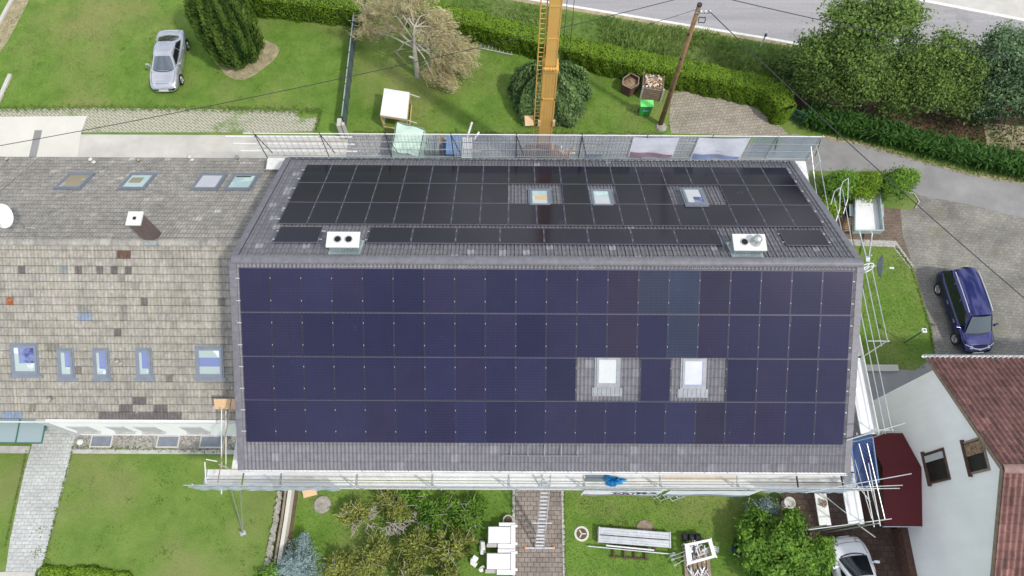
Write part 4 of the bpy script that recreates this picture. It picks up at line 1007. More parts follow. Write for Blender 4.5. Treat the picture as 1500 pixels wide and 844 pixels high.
for k in range(4): cc=c1+dx*(-.7+.47*k); mb.obox((cc.x,cc.y,.12),(.06,.5,.10),rz)
mb.obox((c1.x+dy.x*-.24,c1.y+dy.y*-.24,.06),(1.7,.06,.1),rz); mb.obox((c1.x+dy.x*.22,c1.y+dy.y*.22,.06),(1.7,.06,.1),rz); mb.build('frame',M['wood_dark'],t)
# box of fittings on pallet
p=at(1020,825,0); 
t=thing('pallet','brown pallet with scaffold fittings under the white steel crate','pallet',(p.x,p.y,0)); mb=MB()
for k in range(6): mb.box(p.x-.58+.2*k,p.x-.42+.2*k,p.y-.55,p.y+.65,.12,.145)
for y in (-.5,.05,.6): mb.box(p.x-.58,p.x+.58,p.y+y-.05,p.y+y+.05,0,.118)
mb.build('slats',M['wood_old'],t)
mb=MB(); 
for k in range(14): mb.obox((p.x+random.uniform(-.4,.45),p.y-.42+random.uniform(-.1,.12),.19+.05*random.random()),(.3,.04,.04),random.uniform(.8,2.2),random.uniform(-.2,.2))
mb.build('fittings',M['galv'],t)
z=.95; q=[at(1003,797,z),at(1042,789,z),at(1050,816,z),at(1007,828,z)]
t=thing('steel_crate','white steel mesh crate full of scaffold couplers','crate',(p.x,p.y,.15)); mb=MB()
cc=sum(q,Vector())/4
for i in range(4):
    a,b=q[i],q[(i+1)%4]; ai,bi=a*.72+cc*.28,b*.72+cc*.28
    w=.62 if i!=3 else .5
    ai,bi=a*(w+.12)+cc*(.88-w),b*(w+.12)+cc*(.88-w)
    for zz in (0,): mb.add([a,b,bi,ai,a-Vector((0,0,.08)),b-Vector((0,0,.08)),bi-Vector((0,0,.08)),ai-Vector((0,0,.08))],[(0,1,2,3)[::-1],(4,5,6,7),(0,4,5,1)[::-1],(3,7,6,2)])
mb.build('rim',M['white'],t)
mb=MB()
for i in range(4):
    a,b=q[i],q[(i+1)%4]; mb.beam(a-Vector((0,0,.04)),(a.x*.94+cc.x*.06,a.y*.94+cc.y*.06,.16),.06,.06)
    for k in range(1,6): r=a+(b-a)*k/6; mb.tube(r-Vector((0,0,.08)),(r.x*.96+cc.x*.04,r.y*.96+cc.y*.04,.2),.01,4)
mb.build('cage',M['alu'],t)
mb=MB()
for k in range(30):
    a=cc+Vector((random.uniform(-.36,.36),random.uniform(-.28,.28),-.42+random.random()*.22)); mb.obox(a,(.4,.045,.05),random.choice((1.3,1.5,1.8,.4)),random.uniform(-.2,.2),m=1 if k%6==0 else (2 if k%3==0 else 0))
mb.build('couplers',[M['alu'],M['wood'],M['dark_metal']],t)
for i,(px,py) in enumerate(((983,815),(985,820),(989,828))):
    a=at(px,py,.3); b=at(1003,808+6*i,.5); t=thing('screw_jack',f"scaffold screw jack sticking out left of white crate, {['top','middle','bottom'][i]} one",'jack',a,'screw jacks beside the white crate')
    rod(t,'spindle',a,b,.02,'alu'); MB().obox(a,(.13,.13,.03),.3,.9).build('base_plate',M['galv'],t)
a=at(1051,805,.5); t=thing('screw_jack','bundle of screw jacks sticking out right of the white crate','jack',a); mb=MB()
for k in range(3): mb.tube(a+Vector((0,.08*k-.1,.03*k)),a+Vector((-.35,.1+.05*k,.1)),.02); mb.obox(a+Vector((0,.08*k-.1,.03*k)),(.12,.12,.03),.5,1)
mb.build('spindle',M['galv'],t)
for i,px in enumerate((1003,1012.5,1022)):
    a=at(px,787,.25); t=thing('ballast_block',f"black ballast block behind the white crate, {['left','middle','right'][i]} one of three",'weight',(a.x,a.y,0),'black ballast blocks')
    MB().box(a.x-.12,a.x+.12,a.y-.17,a.y+.15,.12,.36).build('block',M['black'],t,bevel=.03); MB().box(a.x-.07,a.x+.07,a.y-.1,a.y+.06,.362,.38).build('recess',M['dark_metal'],t)
a=at(1084,806,.25); t=thing('plastic_tub','dark navy tub half under the bright green bush','tub',(a.x,a.y,0))
mb=MB(); 
for (x0,x1,y0,y1) in ((-.28,.28,-.2,-.16),(-.28,.28,.16,.2),(-.28,-.24,-.16,.16),(.24,.28,-.16,.16),(-.24,.24,-.02,.02)): mb.box(a.x+x0,a.x+x1,a.y+y0,a.y+y1,0,.3)
mb.build('wall',M['navy'],t); MB().box(a.x-.24,a.x+.24,a.y-.16,a.y+.16,.01,.1).build('bottom',M['navy'],t)
a=at(1155,737,.5); t=thing('garden_urn','white stone urn beside the brick yard below the scaffold','urn',(a.x,a.y,0))
MB().lathe([(.17,0),(.17,.06),(.09,.12),(.10,.2),(.2,.42),(.24,.62),(.27,.66),(.22,.67),(.18,.58),(0,.56)],(a.x,a.y,0),16).build('bowl',M['chim_white'],t,smooth=True)
# low wall with soil strip
pts=[(421,716),(415,760),(404,828),(400,860)]
t=thing('garden_wall','low stone edged garden wall left of the pruned shrubs','wall',at(410,770)); mb=MB()
for (a,b) in zip(pts,pts[1:]):
    a,b=at(a[0],a[1],.35),at(b[0],b[1],.35); mb.beam((a.x-.05,a.y,.2),(b.x-.05,b.y,.2),.10,.42)
mb.build('wall_panel',M['wood_old'],t); mb=MB()
for (a,b) in zip(pts,pts[1:]):
    a,b=at(a[0]+5,a[1],.35),at(b[0]+5,b[1],.35); mb.beam((a.x,a.y,.22),(b.x,b.y,.22),.17,.48)
mb.build('coping',M['concretelight'],t)
mb=MB()
for k in range(110):
    u=k/110; a=at(416-24*u+random.uniform(-3,3),722+135*u,0); mb.obox((a.x-.12,a.y,.06),(.13,.15,random.uniform(.1,.22)),random.random()*3)
mb.build('stones',M['stone'],t)
sheet('soil_strip',gp((424,716),(438,716),(430,770),(420,860),(405,860),(414,790)),.006,'soil')

# ---------------------------------------------------------------- garden behind the house
def pole_and_wires():
    b=at(967,183); t=thing('utility_pole','brown wooden utility pole leaning over the hedge beside the paved corner','utility pole',(b.x,b.y,0))
    top=Vector((b.x+.0,b.y,9.05))
    MB().tube((b.x,b.y,0),top,.15,12,.105).build('shaft',M['pole_wood'],t,smooth=True)
    mb=MB(); mb.tube(top-Vector((0,0,.02)),top+Vector((0,0,.06)),.12,12); mb.build('cap',M['dark_metal'],t)
    mb=MB(); mb.beam(top+Vector((-.1,-.12,-.35)),top+Vector((.55,-.12,-.35)),.06,.06); mb.build('crossarm',M['galv'],t)
    for k in range(3): MB().lathe([(.03,0),(.055,.03),(.055,.1),(.02,.13)],top+Vector((.12+.2*k,-.12,-.31)),10).build('insulator',M['white'],t)
    ring=[(top.x+.28+.16*math.cos(a),top.y-.16+.06*math.sin(3*a),top.z-.75+.2*math.sin(a)) for a in [2*PI*k/40*3 for k in range(41)]]
    MB().path(ring,.02,5).build('cable_coil',M['wire'],t)
    for z in (3.2,5.6,7.3): MB().obox((b.x-.1,b.y-.1,z),(.09,.09,.12)).build('step_iron',M['dark_metal'],t)
    MB().lathe([(.34,0),(.28,.1),(0,.16)],(b.x+.05,b.y-.15,0),9).build('footing',M['stone'],t)
    return top
ptop=pole_and_wires()
def wire(label,a,b,sag,r=.018):
    a,b=Vector(a),Vector(b); t=thing('overhead_cable',label,'cable',a)
    pts=[a+(b-a)*(k/24)-Vector((0,0,sag*4*(k/24)*(1-k/24))) for k in range(25)]
    MB().path(pts,r,5).build('strand',M['wire'],t)
wire('black overhead cable running from the utility pole across the parking area',ptop+Vector((.45,-.12,-.2)),at(1530,462,5.2),.25,.022)
wire('thin grey cable crossing the upper right trees and road',at(1040,-8,8.6),at(1560,98,7.2),.2,.02)
wire('thin cable crossing the back lawn to the far left slab',at(1010,-6,9.2),at(-60,224,6.0),.5,.017)
wire('short thin cable over the road, left of the pole',ptop+Vector((-.05,0,-.25)),at(905,48,6.8)+Vector((0,0,0)),.05,.010)

# crane
t=thing('crane','tall yellow tower crane mast with ladder behind the house','crane',(.35,9.9,0))
cx,cy=.36,9.95
MB().box(cx-1.0,cx+.9,cy-.9,cy+1.0,.5,1.0).build('turntable',M['crane_d'],t,bevel=.03)
mb=MB()
for a_ in (.6,2.5,3.8,5.6): mb.beam((cx,cy,.4),(cx+1.6*math.cos(a_),cy+1.1*math.sin(a_),.4),.22,.25); mb.box(cx+1.6*math.cos(a_)-.2,cx+1.6*math.cos(a_)+.2,cy+1.1*math.sin(a_)-.2,cy+1.1*math.sin(a_)+.2,0,.3)
mb.build('outrigger',M['crane_d'],t)
MB().box(cx-.36,cx+.36,cy-.33,cy+.33,1.0,2.9).build('mast_foot',M['crane_d'],t,bevel=.02)
mb=MB(); mb.box(cx-.30,cx+.30,cy-.28,cy+.28,2.9,8.6)
for x in (-.14,.0,.14): mb.box(cx+x-.012,cx+x+.012,cy-.292,cy-.278,3.0,8.5)
for x in (-.30,.30): mb.box(cx+x-.03,cx+x+.03,cy-.31,cy-.24,2.9,8.6)
mb.build('lower_mast',M['crane'],t)
mb=MB(); mb.box(cx-.235,cx+.235,cy-.22,cy+.22,8.6,18)
for x in (-.235,.235): mb.box(cx+x-.02,cx+x+.02,cy-.24,cy-.20,8.6,18)
for z in (10.4,12.2,14): mb.box(cx-.25,cx+.25,cy-.235,cy-.215,z,z+.08)
mb.build('upper_mast',M['crane'],t)
mb=MB(); mb.box(cx-.33,cx+.33,cy-.31,cy+.31,6.5,6.6); mb.build('collar',M['crane'],t); mb=MB(); mb.box(cx-.36,cx+.36,cy-.34,cy+.34,8.45,8.62)
for k in range(5): mb.lathe([(0,-.05),(.07,-.05),(.07,.05),(0,.05)],(cx-.24+.12*k,cy-.38,8.75),8)
mb.build('collar',M['crane'],t)
xl_=cx-.46
for s in (-.13,.13): MB().tube((xl_+s,cy-.12,1.2),(xl_+s,cy-.12,18),.028).build('ladder_rail',M['crane'],t)
for k in range(58): MB().tube((xl_-.13,cy-.12,1.4+.28*k),(xl_+.13,cy-.12,1.4+.28*k),.016,5).build('ladder_rung',M['crane'],t)
mb=MB()
for k in range(9): mb.beam((xl_+.13,cy-.12,2+1.8*k),(cx-.22,cy-.1,2.0+1.8*k),.03,.03)
mb.build('ladder_stay',M['crane'],t)
p=pxz(775,177,cy-.1)
MB().obox((p[0],cy-.1,p[1]),(.42,.5,.06),.1,.45).build('platform',M['ply'],t)
for s in (-.36,.36): MB().obox((cx+s,cy-.3,p[1]+.1),(.12,.12,.4),.2).build('bracket',M['ply'],t)
for s in (.55,.9): MB().tube((cx+s,cy-.1,1),(cx+s*.7,cy-.1,18),.012,5).build('hoist_rope',M['wire'],t)
a=at(806,216,1.6); MB().box(a.x-.16,a.x+.16,a.y-.2,a.y+.3,1.0,1.6).build('control_box',M['orange'],t)
MB().tube((a.x-.34,a.y-.1,.9),(a.x-.34,a.y-.1,1.7),.09,10).build('cylinder',M['cap_red'],t)

# fence between the gardens
t=thing('privacy_fence','slate grey mesh fence dividing the two back lawns','fence',at(515,100))
a,b=at(507,190),at(527,12); n=8; h=1.15
for k in range(n):
    p_,q_=a+(b-a)*(k/n),a+(b-a)*((k+1)/n); d_=(q_-p_).normalized()*.03
    mb=MB(); mb.beam(p_+d_+Vector((0,0,h/2+.03)),q_-d_+Vector((0,0,h/2+.03)),.025,h-.05)
    mb.build('mesh_panel',M['fence'],t)
    MB().beam(p_+Vector((0,0,h+.03)),q_+Vector((0,0,h+.03)),.05,.045).build('top_rail',M['zinc'],t)
for k in range(n+1): p_=a+(b-a)*(k/n); MB().tube(p_,p_+Vector((0,0,h+.08)),.032,8).build('post',M['dark_metal'],t)
p=at(502,192,.4); mb=MB(); mb.box(p.x-.12,p.x+.1,p.y-.3,p.y+.2,0,1.3); mb.box(p.x+.16,p.x+.3,p.y-.3,p.y-.1,0,1.35); tt=thing('gate_post','two pale timber gate posts at the near end of the slate fence','gate post',p); mb.build('post',M['concrete'],tt)
# white topped timber hutch
q=[at(563,130,1.2),at(600,136,1.2),at(596,175,1.2),at(557,169,1.2)]
t=thing('garden_hutch','white topped timber hutch on the back lawn near the fence','hutch',(-7.8,12.7,0))
def shrink(p,k,z): cc=sum(q,Vector())/4; return Vector((p.x+(cc.x-p.x)*k,p.y+(cc.y-p.y)*k,z))
mb=MB(); mb.add([v+Vector((0,0,.04)) for v in q]+[v-Vector((0,0,.02)) for v in q],[(0,1,2,3)[::-1],(4,5,6,7),(0,4,5,1)[::-1],(1,5,6,2)[::-1],(2,6,7,3)[::-1],(3,7,4,0)[::-1]]); mb.build('roof_panel',M['white'],t)
g_=[shrink(v,.03,.05) for v in q]; u_=[shrink(v,.03,1.17) for v in q]
mb=MB(); mb.add([g_[3],g_[0],u_[0],u_[3]],[(0,1,2,3)]); mb.build('side_panel',M['offwhite'],t)
for k in range(4): MB().beam(g_[k]-Vector((0,0,.05)),u_[k],.07,.07).build('leg',M['wood'],t)
for i,j,zz in ((2,3,.1),(1,2,1.14),(1,2,.1),(2,3,1.1)): 
    a_,b_=shrink(q[i],.02,zz),shrink(q[j],.02,zz); MB().beam(a_,b_,.07,.09).build('beam',M['wood'],t)
for px,py in ((600,138),(596,176)):
    a_=at(px,py,.6); MB().beam(a_,at(px+15,py+5,.5),.03,.06).build('pole',M['offwhite'],t)
# tarp covered pile
q=[at(582,180,1.55),at(621,190,1.55),at(613,229,1.5),at(574,221,1.5)]
t=thing('tarp_covered_pile','pile wrapped in pale green tarpaulin behind the back guard panels','tarp pile',(-7,10.3,0)); mb=MB()
cc=sum(q,Vector())/4
def tp(u,v):
    p_=(q[0]*(1-u)+q[1]*u)*(1-v)+(q[3]*(1-u)+q[2]*u)*v; return (p_.x,p_.y,p_.z+.05*math.sin(9*u+2)*math.cos(7*v)+.03*math.sin(23*u*v))
mb.grid(tp,10,10,flip=True)
for i in range(4):
    a_,b_=q[i],q[(i+1)%4]; out=((a_+b_)/2-cc); out.z=0; out=out.normalized()
    def sd_(u,v,a_=a_,b_=b_,out=out):
        p_=a_*(1-u)+b_*u; k_=(1-v); return (p_.x+out.x*(.05+.10*k_*(1+.5*math.sin(21*u))),p_.y+out.y*(.05+.10*k_*(1+.5*math.sin(21*u))),p_.z*v+.06)
    mb.grid(sd_,12,5,flip=(i!=9))
mb.build('tarpaulin',M['tarp'],t,smooth=False)
MB().box(cc.x-.6,cc.x+.6,cc.y-.7,cc.y+.6,0.004,.1).build('pallet',M['wood_old'],t)
# material beside it
p=at(631,215,.6); t=thing('tube_bundle','standing bundle of pale blue scaffold frames right of the green tarp','scaffold bundle',(p.x,p.y,0)); mb=MB()
for k in range(9): x=p.x-.3+.09*k; mb.path([(x,p.y-.75,.1),(x+.05,p.y-.5,.9+.05*(k%3)),(x+.08,p.y+.4,.95+.05*(k%2)),(x,p.y+.7,.1)],.025)
mb.build('frame',M['zinc'],t)
p=at(644,215,.5); t=thing('board_stack','narrow stack of weathered boards between scaffold frames and blue box','board stack',(p.x,p.y,0)); mb=MB()
for k in range(6): mb.obox((p.x+random.uniform(-.03,.03),p.y,.08+.09*k),(.3,1.6,.07),random.uniform(-.04,.04))
mb.build('board',M['wood_old'],t)
for q0,q1,z,mt,nm,lab in (((654,199),(675,226),1.1,'bluebox','tool_box','large blue lidded tool box behind the back guard panels'),((677,201),(691,231),1.0,'offwhite','material_box','tall white box with loose straps right of the blue tool box')):
    a_,b_=at(q0[0],q0[1],z),at(q1[0],q1[1],z); t=thing(nm,lab,'box',((a_.x+b_.x)/2,(a_.y+b_.y)/2,0))
    MB().box(a_.x+.02,b_.x-.02,b_.y+.02,a_.y-.02,0,z-.1).build('body',M['navy' if mt=='bluebox' else 'offwhite'],t); MB().box(a_.x,b_.x,b_.y,a_.y,z-.1,z).build('lid',M[mt],t,bevel=.02)
    if mt=='bluebox': MB().box(a_.x-.3,a_.x,b_.y,a_.y-.3,0,.8).build('side_bin',M['navy'],t)
    else:
        mb=MB()
        for k in range(7): c2=Vector((b_.x-.25+.04*k,a_.y+.02+.07*k,z+.06+.1*k)); mb.obox(c2,(.1,.14,.03),-.3,.5)
        mb.obox((b_.x+.25,a_.y-.05,z+.2),(.1,.5,.05),-.6,.3); mb.obox((b_.x+.3,b_.y+.5,z-.1),(.5,.06,.05)); mb.build('strap',M['white'],t)
p=at(824,226,.2); t=thing('rubble','heap of orange broken tiles in white bags right of the crane foot','rubble',(p.x,p.y,0)); mb=MB()
for k in range(60): 
    r_=abs(random.gauss(0,.22)); a_=random.random()*7; mb.obox((p.x+1.5*r_*math.cos(a_),p.y+r_*math.sin(a_)*1.8,.06+max(0,.35-r_)*random.random()),(.18,.12,.03),random.random()*3,random.uniform(-.5,.5),m=0 if k%3 else 1)
mb.build('broken_tile',[M['orange'],M['white']],t)
p=at(870,231,.2); t=thing('tarp_bundle','dark blue bundle on the grey yard behind the guard panels','bundle',(p.x,p.y,0)); mb=MB()
mb.grid(lambda u,v:(p.x-.5+u,p.y-.35+.7*v,.02+.3*math.sin(PI*u)*math.sin(PI*v)*(1+.3*math.sin(13*u))),10,6); mb.build('cloth',M['navy'],t)
# compost boxes, green bin, ladder
z=.75; q=[at(*p,z) for p in ((913,115),(924,107.5),(936,113.5),(935,124),(924,130),(912,124))]
t=thing('compost_bin','hexagonal dark timber compost bin by the hedge','compost bin',((q[0]+q[3])/2).to_tuple()[:2]+(0,)); cc=sum(q,Vector())/6
for i in range(6):
    a_,b_=q[i],q[(i+1)%6]; mb=MB()
    for k in range(5): mb.beam((a_.x,a_.y,.08+.145*k),(b_.x,b_.y,.08+.145*k),.035,.12)
    mb.build('slat_wall',M['wood_dark'],t)
    MB().beam((a_.x,a_.y,.76),(b_.x,b_.y,.76),.06,.03).build('rim',M['wood_old'],t)
mb=MB(); mb.add([(cc.x,cc.y,.62)]+[(cc.x+(v.x-cc.x)*.93,cc.y+(v.y-cc.y)*.93,.5) for v in q],[(0,1+(i+1)%6,1+i) for i in range(6)]); mb.build('compost_fill',M['compost'],t)
z=.95; q=[at(*p,z) for p in ((943,107),(973,112),(972,133),(942,128))]
t=thing('compost_bin','square slatted compost bin heaped with dry leaves','compost bin',((q[0]+q[2])/2).to_tuple()[:2]+(0,)); cc=sum(q,Vector())/4
for i in range(4):
    a_,b_=q[i],q[(i+1)%4]; mb=MB()
    for k in range(6): mb.beam((a_.x,a_.y,.1+.155*k),(b_.x,b_.y,.1+.155*k),.035,.10)
    mb.build('slat_wall',M['wood_old'],t); MB().beam((a_.x,a_.y,0),(a_.x,a_.y,1.05),.09,.09).build('post',M['kerb'],t)
mb=MB(); 
mb.grid(lambda u,v:tuple(((q[0]*(1-u)+q[1]*u)*(1-v)+(q[3]*(1-u)+q[2]*u)*v)*.94+cc*.06+Vector((0,0,-.08+.18*math.sin(PI*u)*math.sin(PI*v)+.05*math.sin(40*u*v+9*u)))),14,14,flip=True); mb.build('leaf_heap',M['compost'],t)
mb=MB()
for k in range(70): a_=cc+Vector((random.uniform(-.45,.45),random.uniform(-.4,.4),.06+.05*random.random())); mb.obox(a_,(.11,.07,.02),random.random()*3,random.uniform(-.5,.5),m=k%3)
tag(mb.build('leaf_litter',[M['ply'],M['offwhite'],M['wood_old']],t),kind='stuff')
z=1.0; q0,q1=at(938.5,149,z),at(957,156,z)
t=thing('waste_bin','bright green waste bin with pale green lid on the back lawn','bin',((q0.x+q1.x)/2,q1.y,0))
x0,x1,y0,y1=q0.x,q1.x,q1.y,q0.y; d_=(y1-y0)
mb=MB(); mb.add([(x0+.04,y0+.06,0.04),(x1-.06,y0+.06,.04),(x1-.06,y1,0.04),(x0+.04,y1,.04),(x0,y0,z-.03),(x1,y0,z-.03),(x1,y1+.05,z-.03),(x0,y1+.05,z-.03)],[(0,3,2,1),(0,1,5,4),(1,2,6,5),(2,3,7,6),(3,0,4,7)]); mb.build('body',M['bin_green'],t)
mb=MB(); mb.add([(x0-.03,y0-.03,z-.03),(x1+.03,y0-.03,z-.03),(x1+.03,y1+.08,z-.01),(x0-.03,y1+.08,z-.01),(x0-.03,y0-.03,z+.01),(x1+.03,y0-.03,z+.01),(x1+.03,y1+.08,z+.06),(x0-.03,y1+.08,z+.06)],[(0,3,2,1),(4,5,6,7),(0,1,5,4),(1,2,6,5),(2,3,7,6),(3,0,4,7)]); mb.build('lid',M['bin_lid'],t,bevel=.015)
mb=MB(); xm=(x0+x1)/2; mb.quad((xm-.20,y0+.013,.50),(xm+.20,y0+.013,.50),(xm+.20,y0+.0035,.66),(xm-.20,y0+.0035,.66)); mb.quad((xm-.16,y0+.008,.55),(xm+.14,y0+.008,.55),(xm+.14,y0+.0025,.60),(xm-.16,y0+.0025,.60),m=1)
mb.build('sticker',[M['label_blue'],M['white']],t)
for s in (x0+.04,x1-.04): MB().tube((s-.03,y1+.08,.1),(s+.03,y1+.08,.1),.1,12).build('wheel',M['black'],t)
a_,b_=at(690,64,.08),at(752,77,.08); dl=(b_-a_); sd=Vector((-dl.y,dl.x,0)).normalized()*.2
t=thing('wooden_ladder','pale ladder lying on the grass along the hedge','ladder',a_)
for s in (-1,1): MB().beam(a_+sd*s,b_+sd*s,.05,.07).build('rail',M['kerb'],t)
for k in range(11): c_=a_+dl*((k+.5)/11); MB().tube(c_-sd,c_+sd,.02,6).build('rung',M['kerb'],t)
# garden post light
b_=at(1325,502); t=thing('post_light','thin green post with white lamp head on the right lawn','post light',b_)
MB().tube(b_,(b_.x,b_.y,1.75),.035,8).build('post',M['gate_green'],t)
MB().box(b_.x-.11,b_.x+.11,b_.y-.11,b_.y+.11,1.75,1.86).build('lamp_head',M['white'],t,bevel=.02); MB().box(b_.x-.04,b_.x+.04,b_.y-.04,b_.y+.04,1.862,1.88).build('lamp_cap',M['gate_green'],t)
b_=at(1113,70); t=thing('reflector_post','slim white roadside reflector post in the tall grass','road post',b_); MB().tube(b_,(b_.x,b_.y,1.3),.05,8).build('post',M['white'],t); MB().box(b_.x-.06,b_.x+.06,b_.y-.06,b_.y+.06,1.0,1.15).build('reflector',M['dark_metal'],t)
# small green wire gate beside the hedge end
a_,b_=at(1156,176),at(1172,183); t=thing('wire_gate','low green wire gate at the hedge end','gate',a_); mb=MB()
for k in range(9): c_=a_+(b_-a_)*(k/8); mb.tube(c_,c_+Vector((0,0,1.0)),.012,4)
for z in (.1,.55,1.0): mb.tube(a_+Vector((0,0,z)),b_+Vector((0,0,z)),.022)
mb.build('mesh_panel',M['gate_green'],t)
for p_ in (a_,b_): MB().tube(p_,p_+Vector((0,0,1.1)),.03,8).build('post',M['gate_green'],t)

# ---------------------------------------------------------------- trailer
f0,f1=at(1252,338,.75),at(1294,338,.75); r0,r1=at(1253,283,.75),at(1288,281,.75)
t=thing('car_trailer','empty galvanised car trailer with white floor beside the bushes','trailer',((f0+r1)/2).to_tuple()[:2]+(0,))
Q=[f0,f1,r1,r0]; cc=sum(Q,Vector())/4
dn=lambda p,z:Vector((p.x,p.y,z))
MB().add([dn(p,.42) for p in Q]+[dn(p,.46) for p in Q],[(3,2,1,0),(4,5,6,7),(0,1,5,4),(1,2,6,5),(2,3,7,6),(3,0,4,7)]).build('floor',M['white'],t)
for i in range(4):
    a_,b_=Q[i],Q[(i+1)%4]; mb=MB(); mb.beam(dn(a_,.61),dn(b_,.61),.035,.34); mb.beam(dn(a_,.79),dn(b_,.79),.06,.035); mb.build('side_wall',M['zinc'],t)
fm=(f0+f1)/2; fd=(fm-(r0+r1)/2); fd.z=0; fd.normalize(); hit=dn(fm,.45)+fd*1.55; sx_=(f1-f0).normalized()
for s in (-1,1): MB().beam(dn(fm,.40)+sx_*(s*.33),hit+sx_*(s*.05),.06,.08).build('drawbar',M['galv'],t)
mb=MB(); mb.obox(hit,(.22,.3,.1),math.atan2(fd.y,fd.x)+PI/2); mb.tube(hit+Vector((.1,.1,-.35)),hit+Vector((.1,.1,.3)),.035); mb.build('hitch',M['alu'],t)
mid=(f0+f1+r0+r1)/4-fd*.15
for s in (-1,1):
    c_=dn(mid,.28)+sx_*(s*.82); MB().tube(c_-sx_*.08,c_+sx_*.08,.28,18).build('wheel',M['tyre'],t); mb=MB(); mb.beam(c_-fd*.36+Vector((0,0,.30)),c_+fd*.36+Vector((0,0,.30)),.2,.03); mb.beam(c_-fd*.36+Vector((0,0,.3)),c_-fd*.42+Vector((0,0,.1)),.2,.03); mb.build('mudguard',M['zinc'],t)
for p_ in (r0,r1): MB().obox(dn(p_,.5)-fd*.04+(cc-p_)*.08,(.2,.05,.1)).build('tail_lamp',M['red_lamp'],t)
# tile stack next to the trailer
a_=at(1244,318,.3); t=thing('tile_stack','leaning row of tan roof tiles beside the trailer','tile stack',(a_.x,a_.y,0)); mb=MB()
for k in range(16): u=k/15; p_=at(1243+3*math.sin(5*u),300+38*u,.2); mb.obox((p_.x,p_.y,.2),(.3,.06,.36),random.uniform(-.12,.12),.35)
mb.build('tile',M['ply'],t)

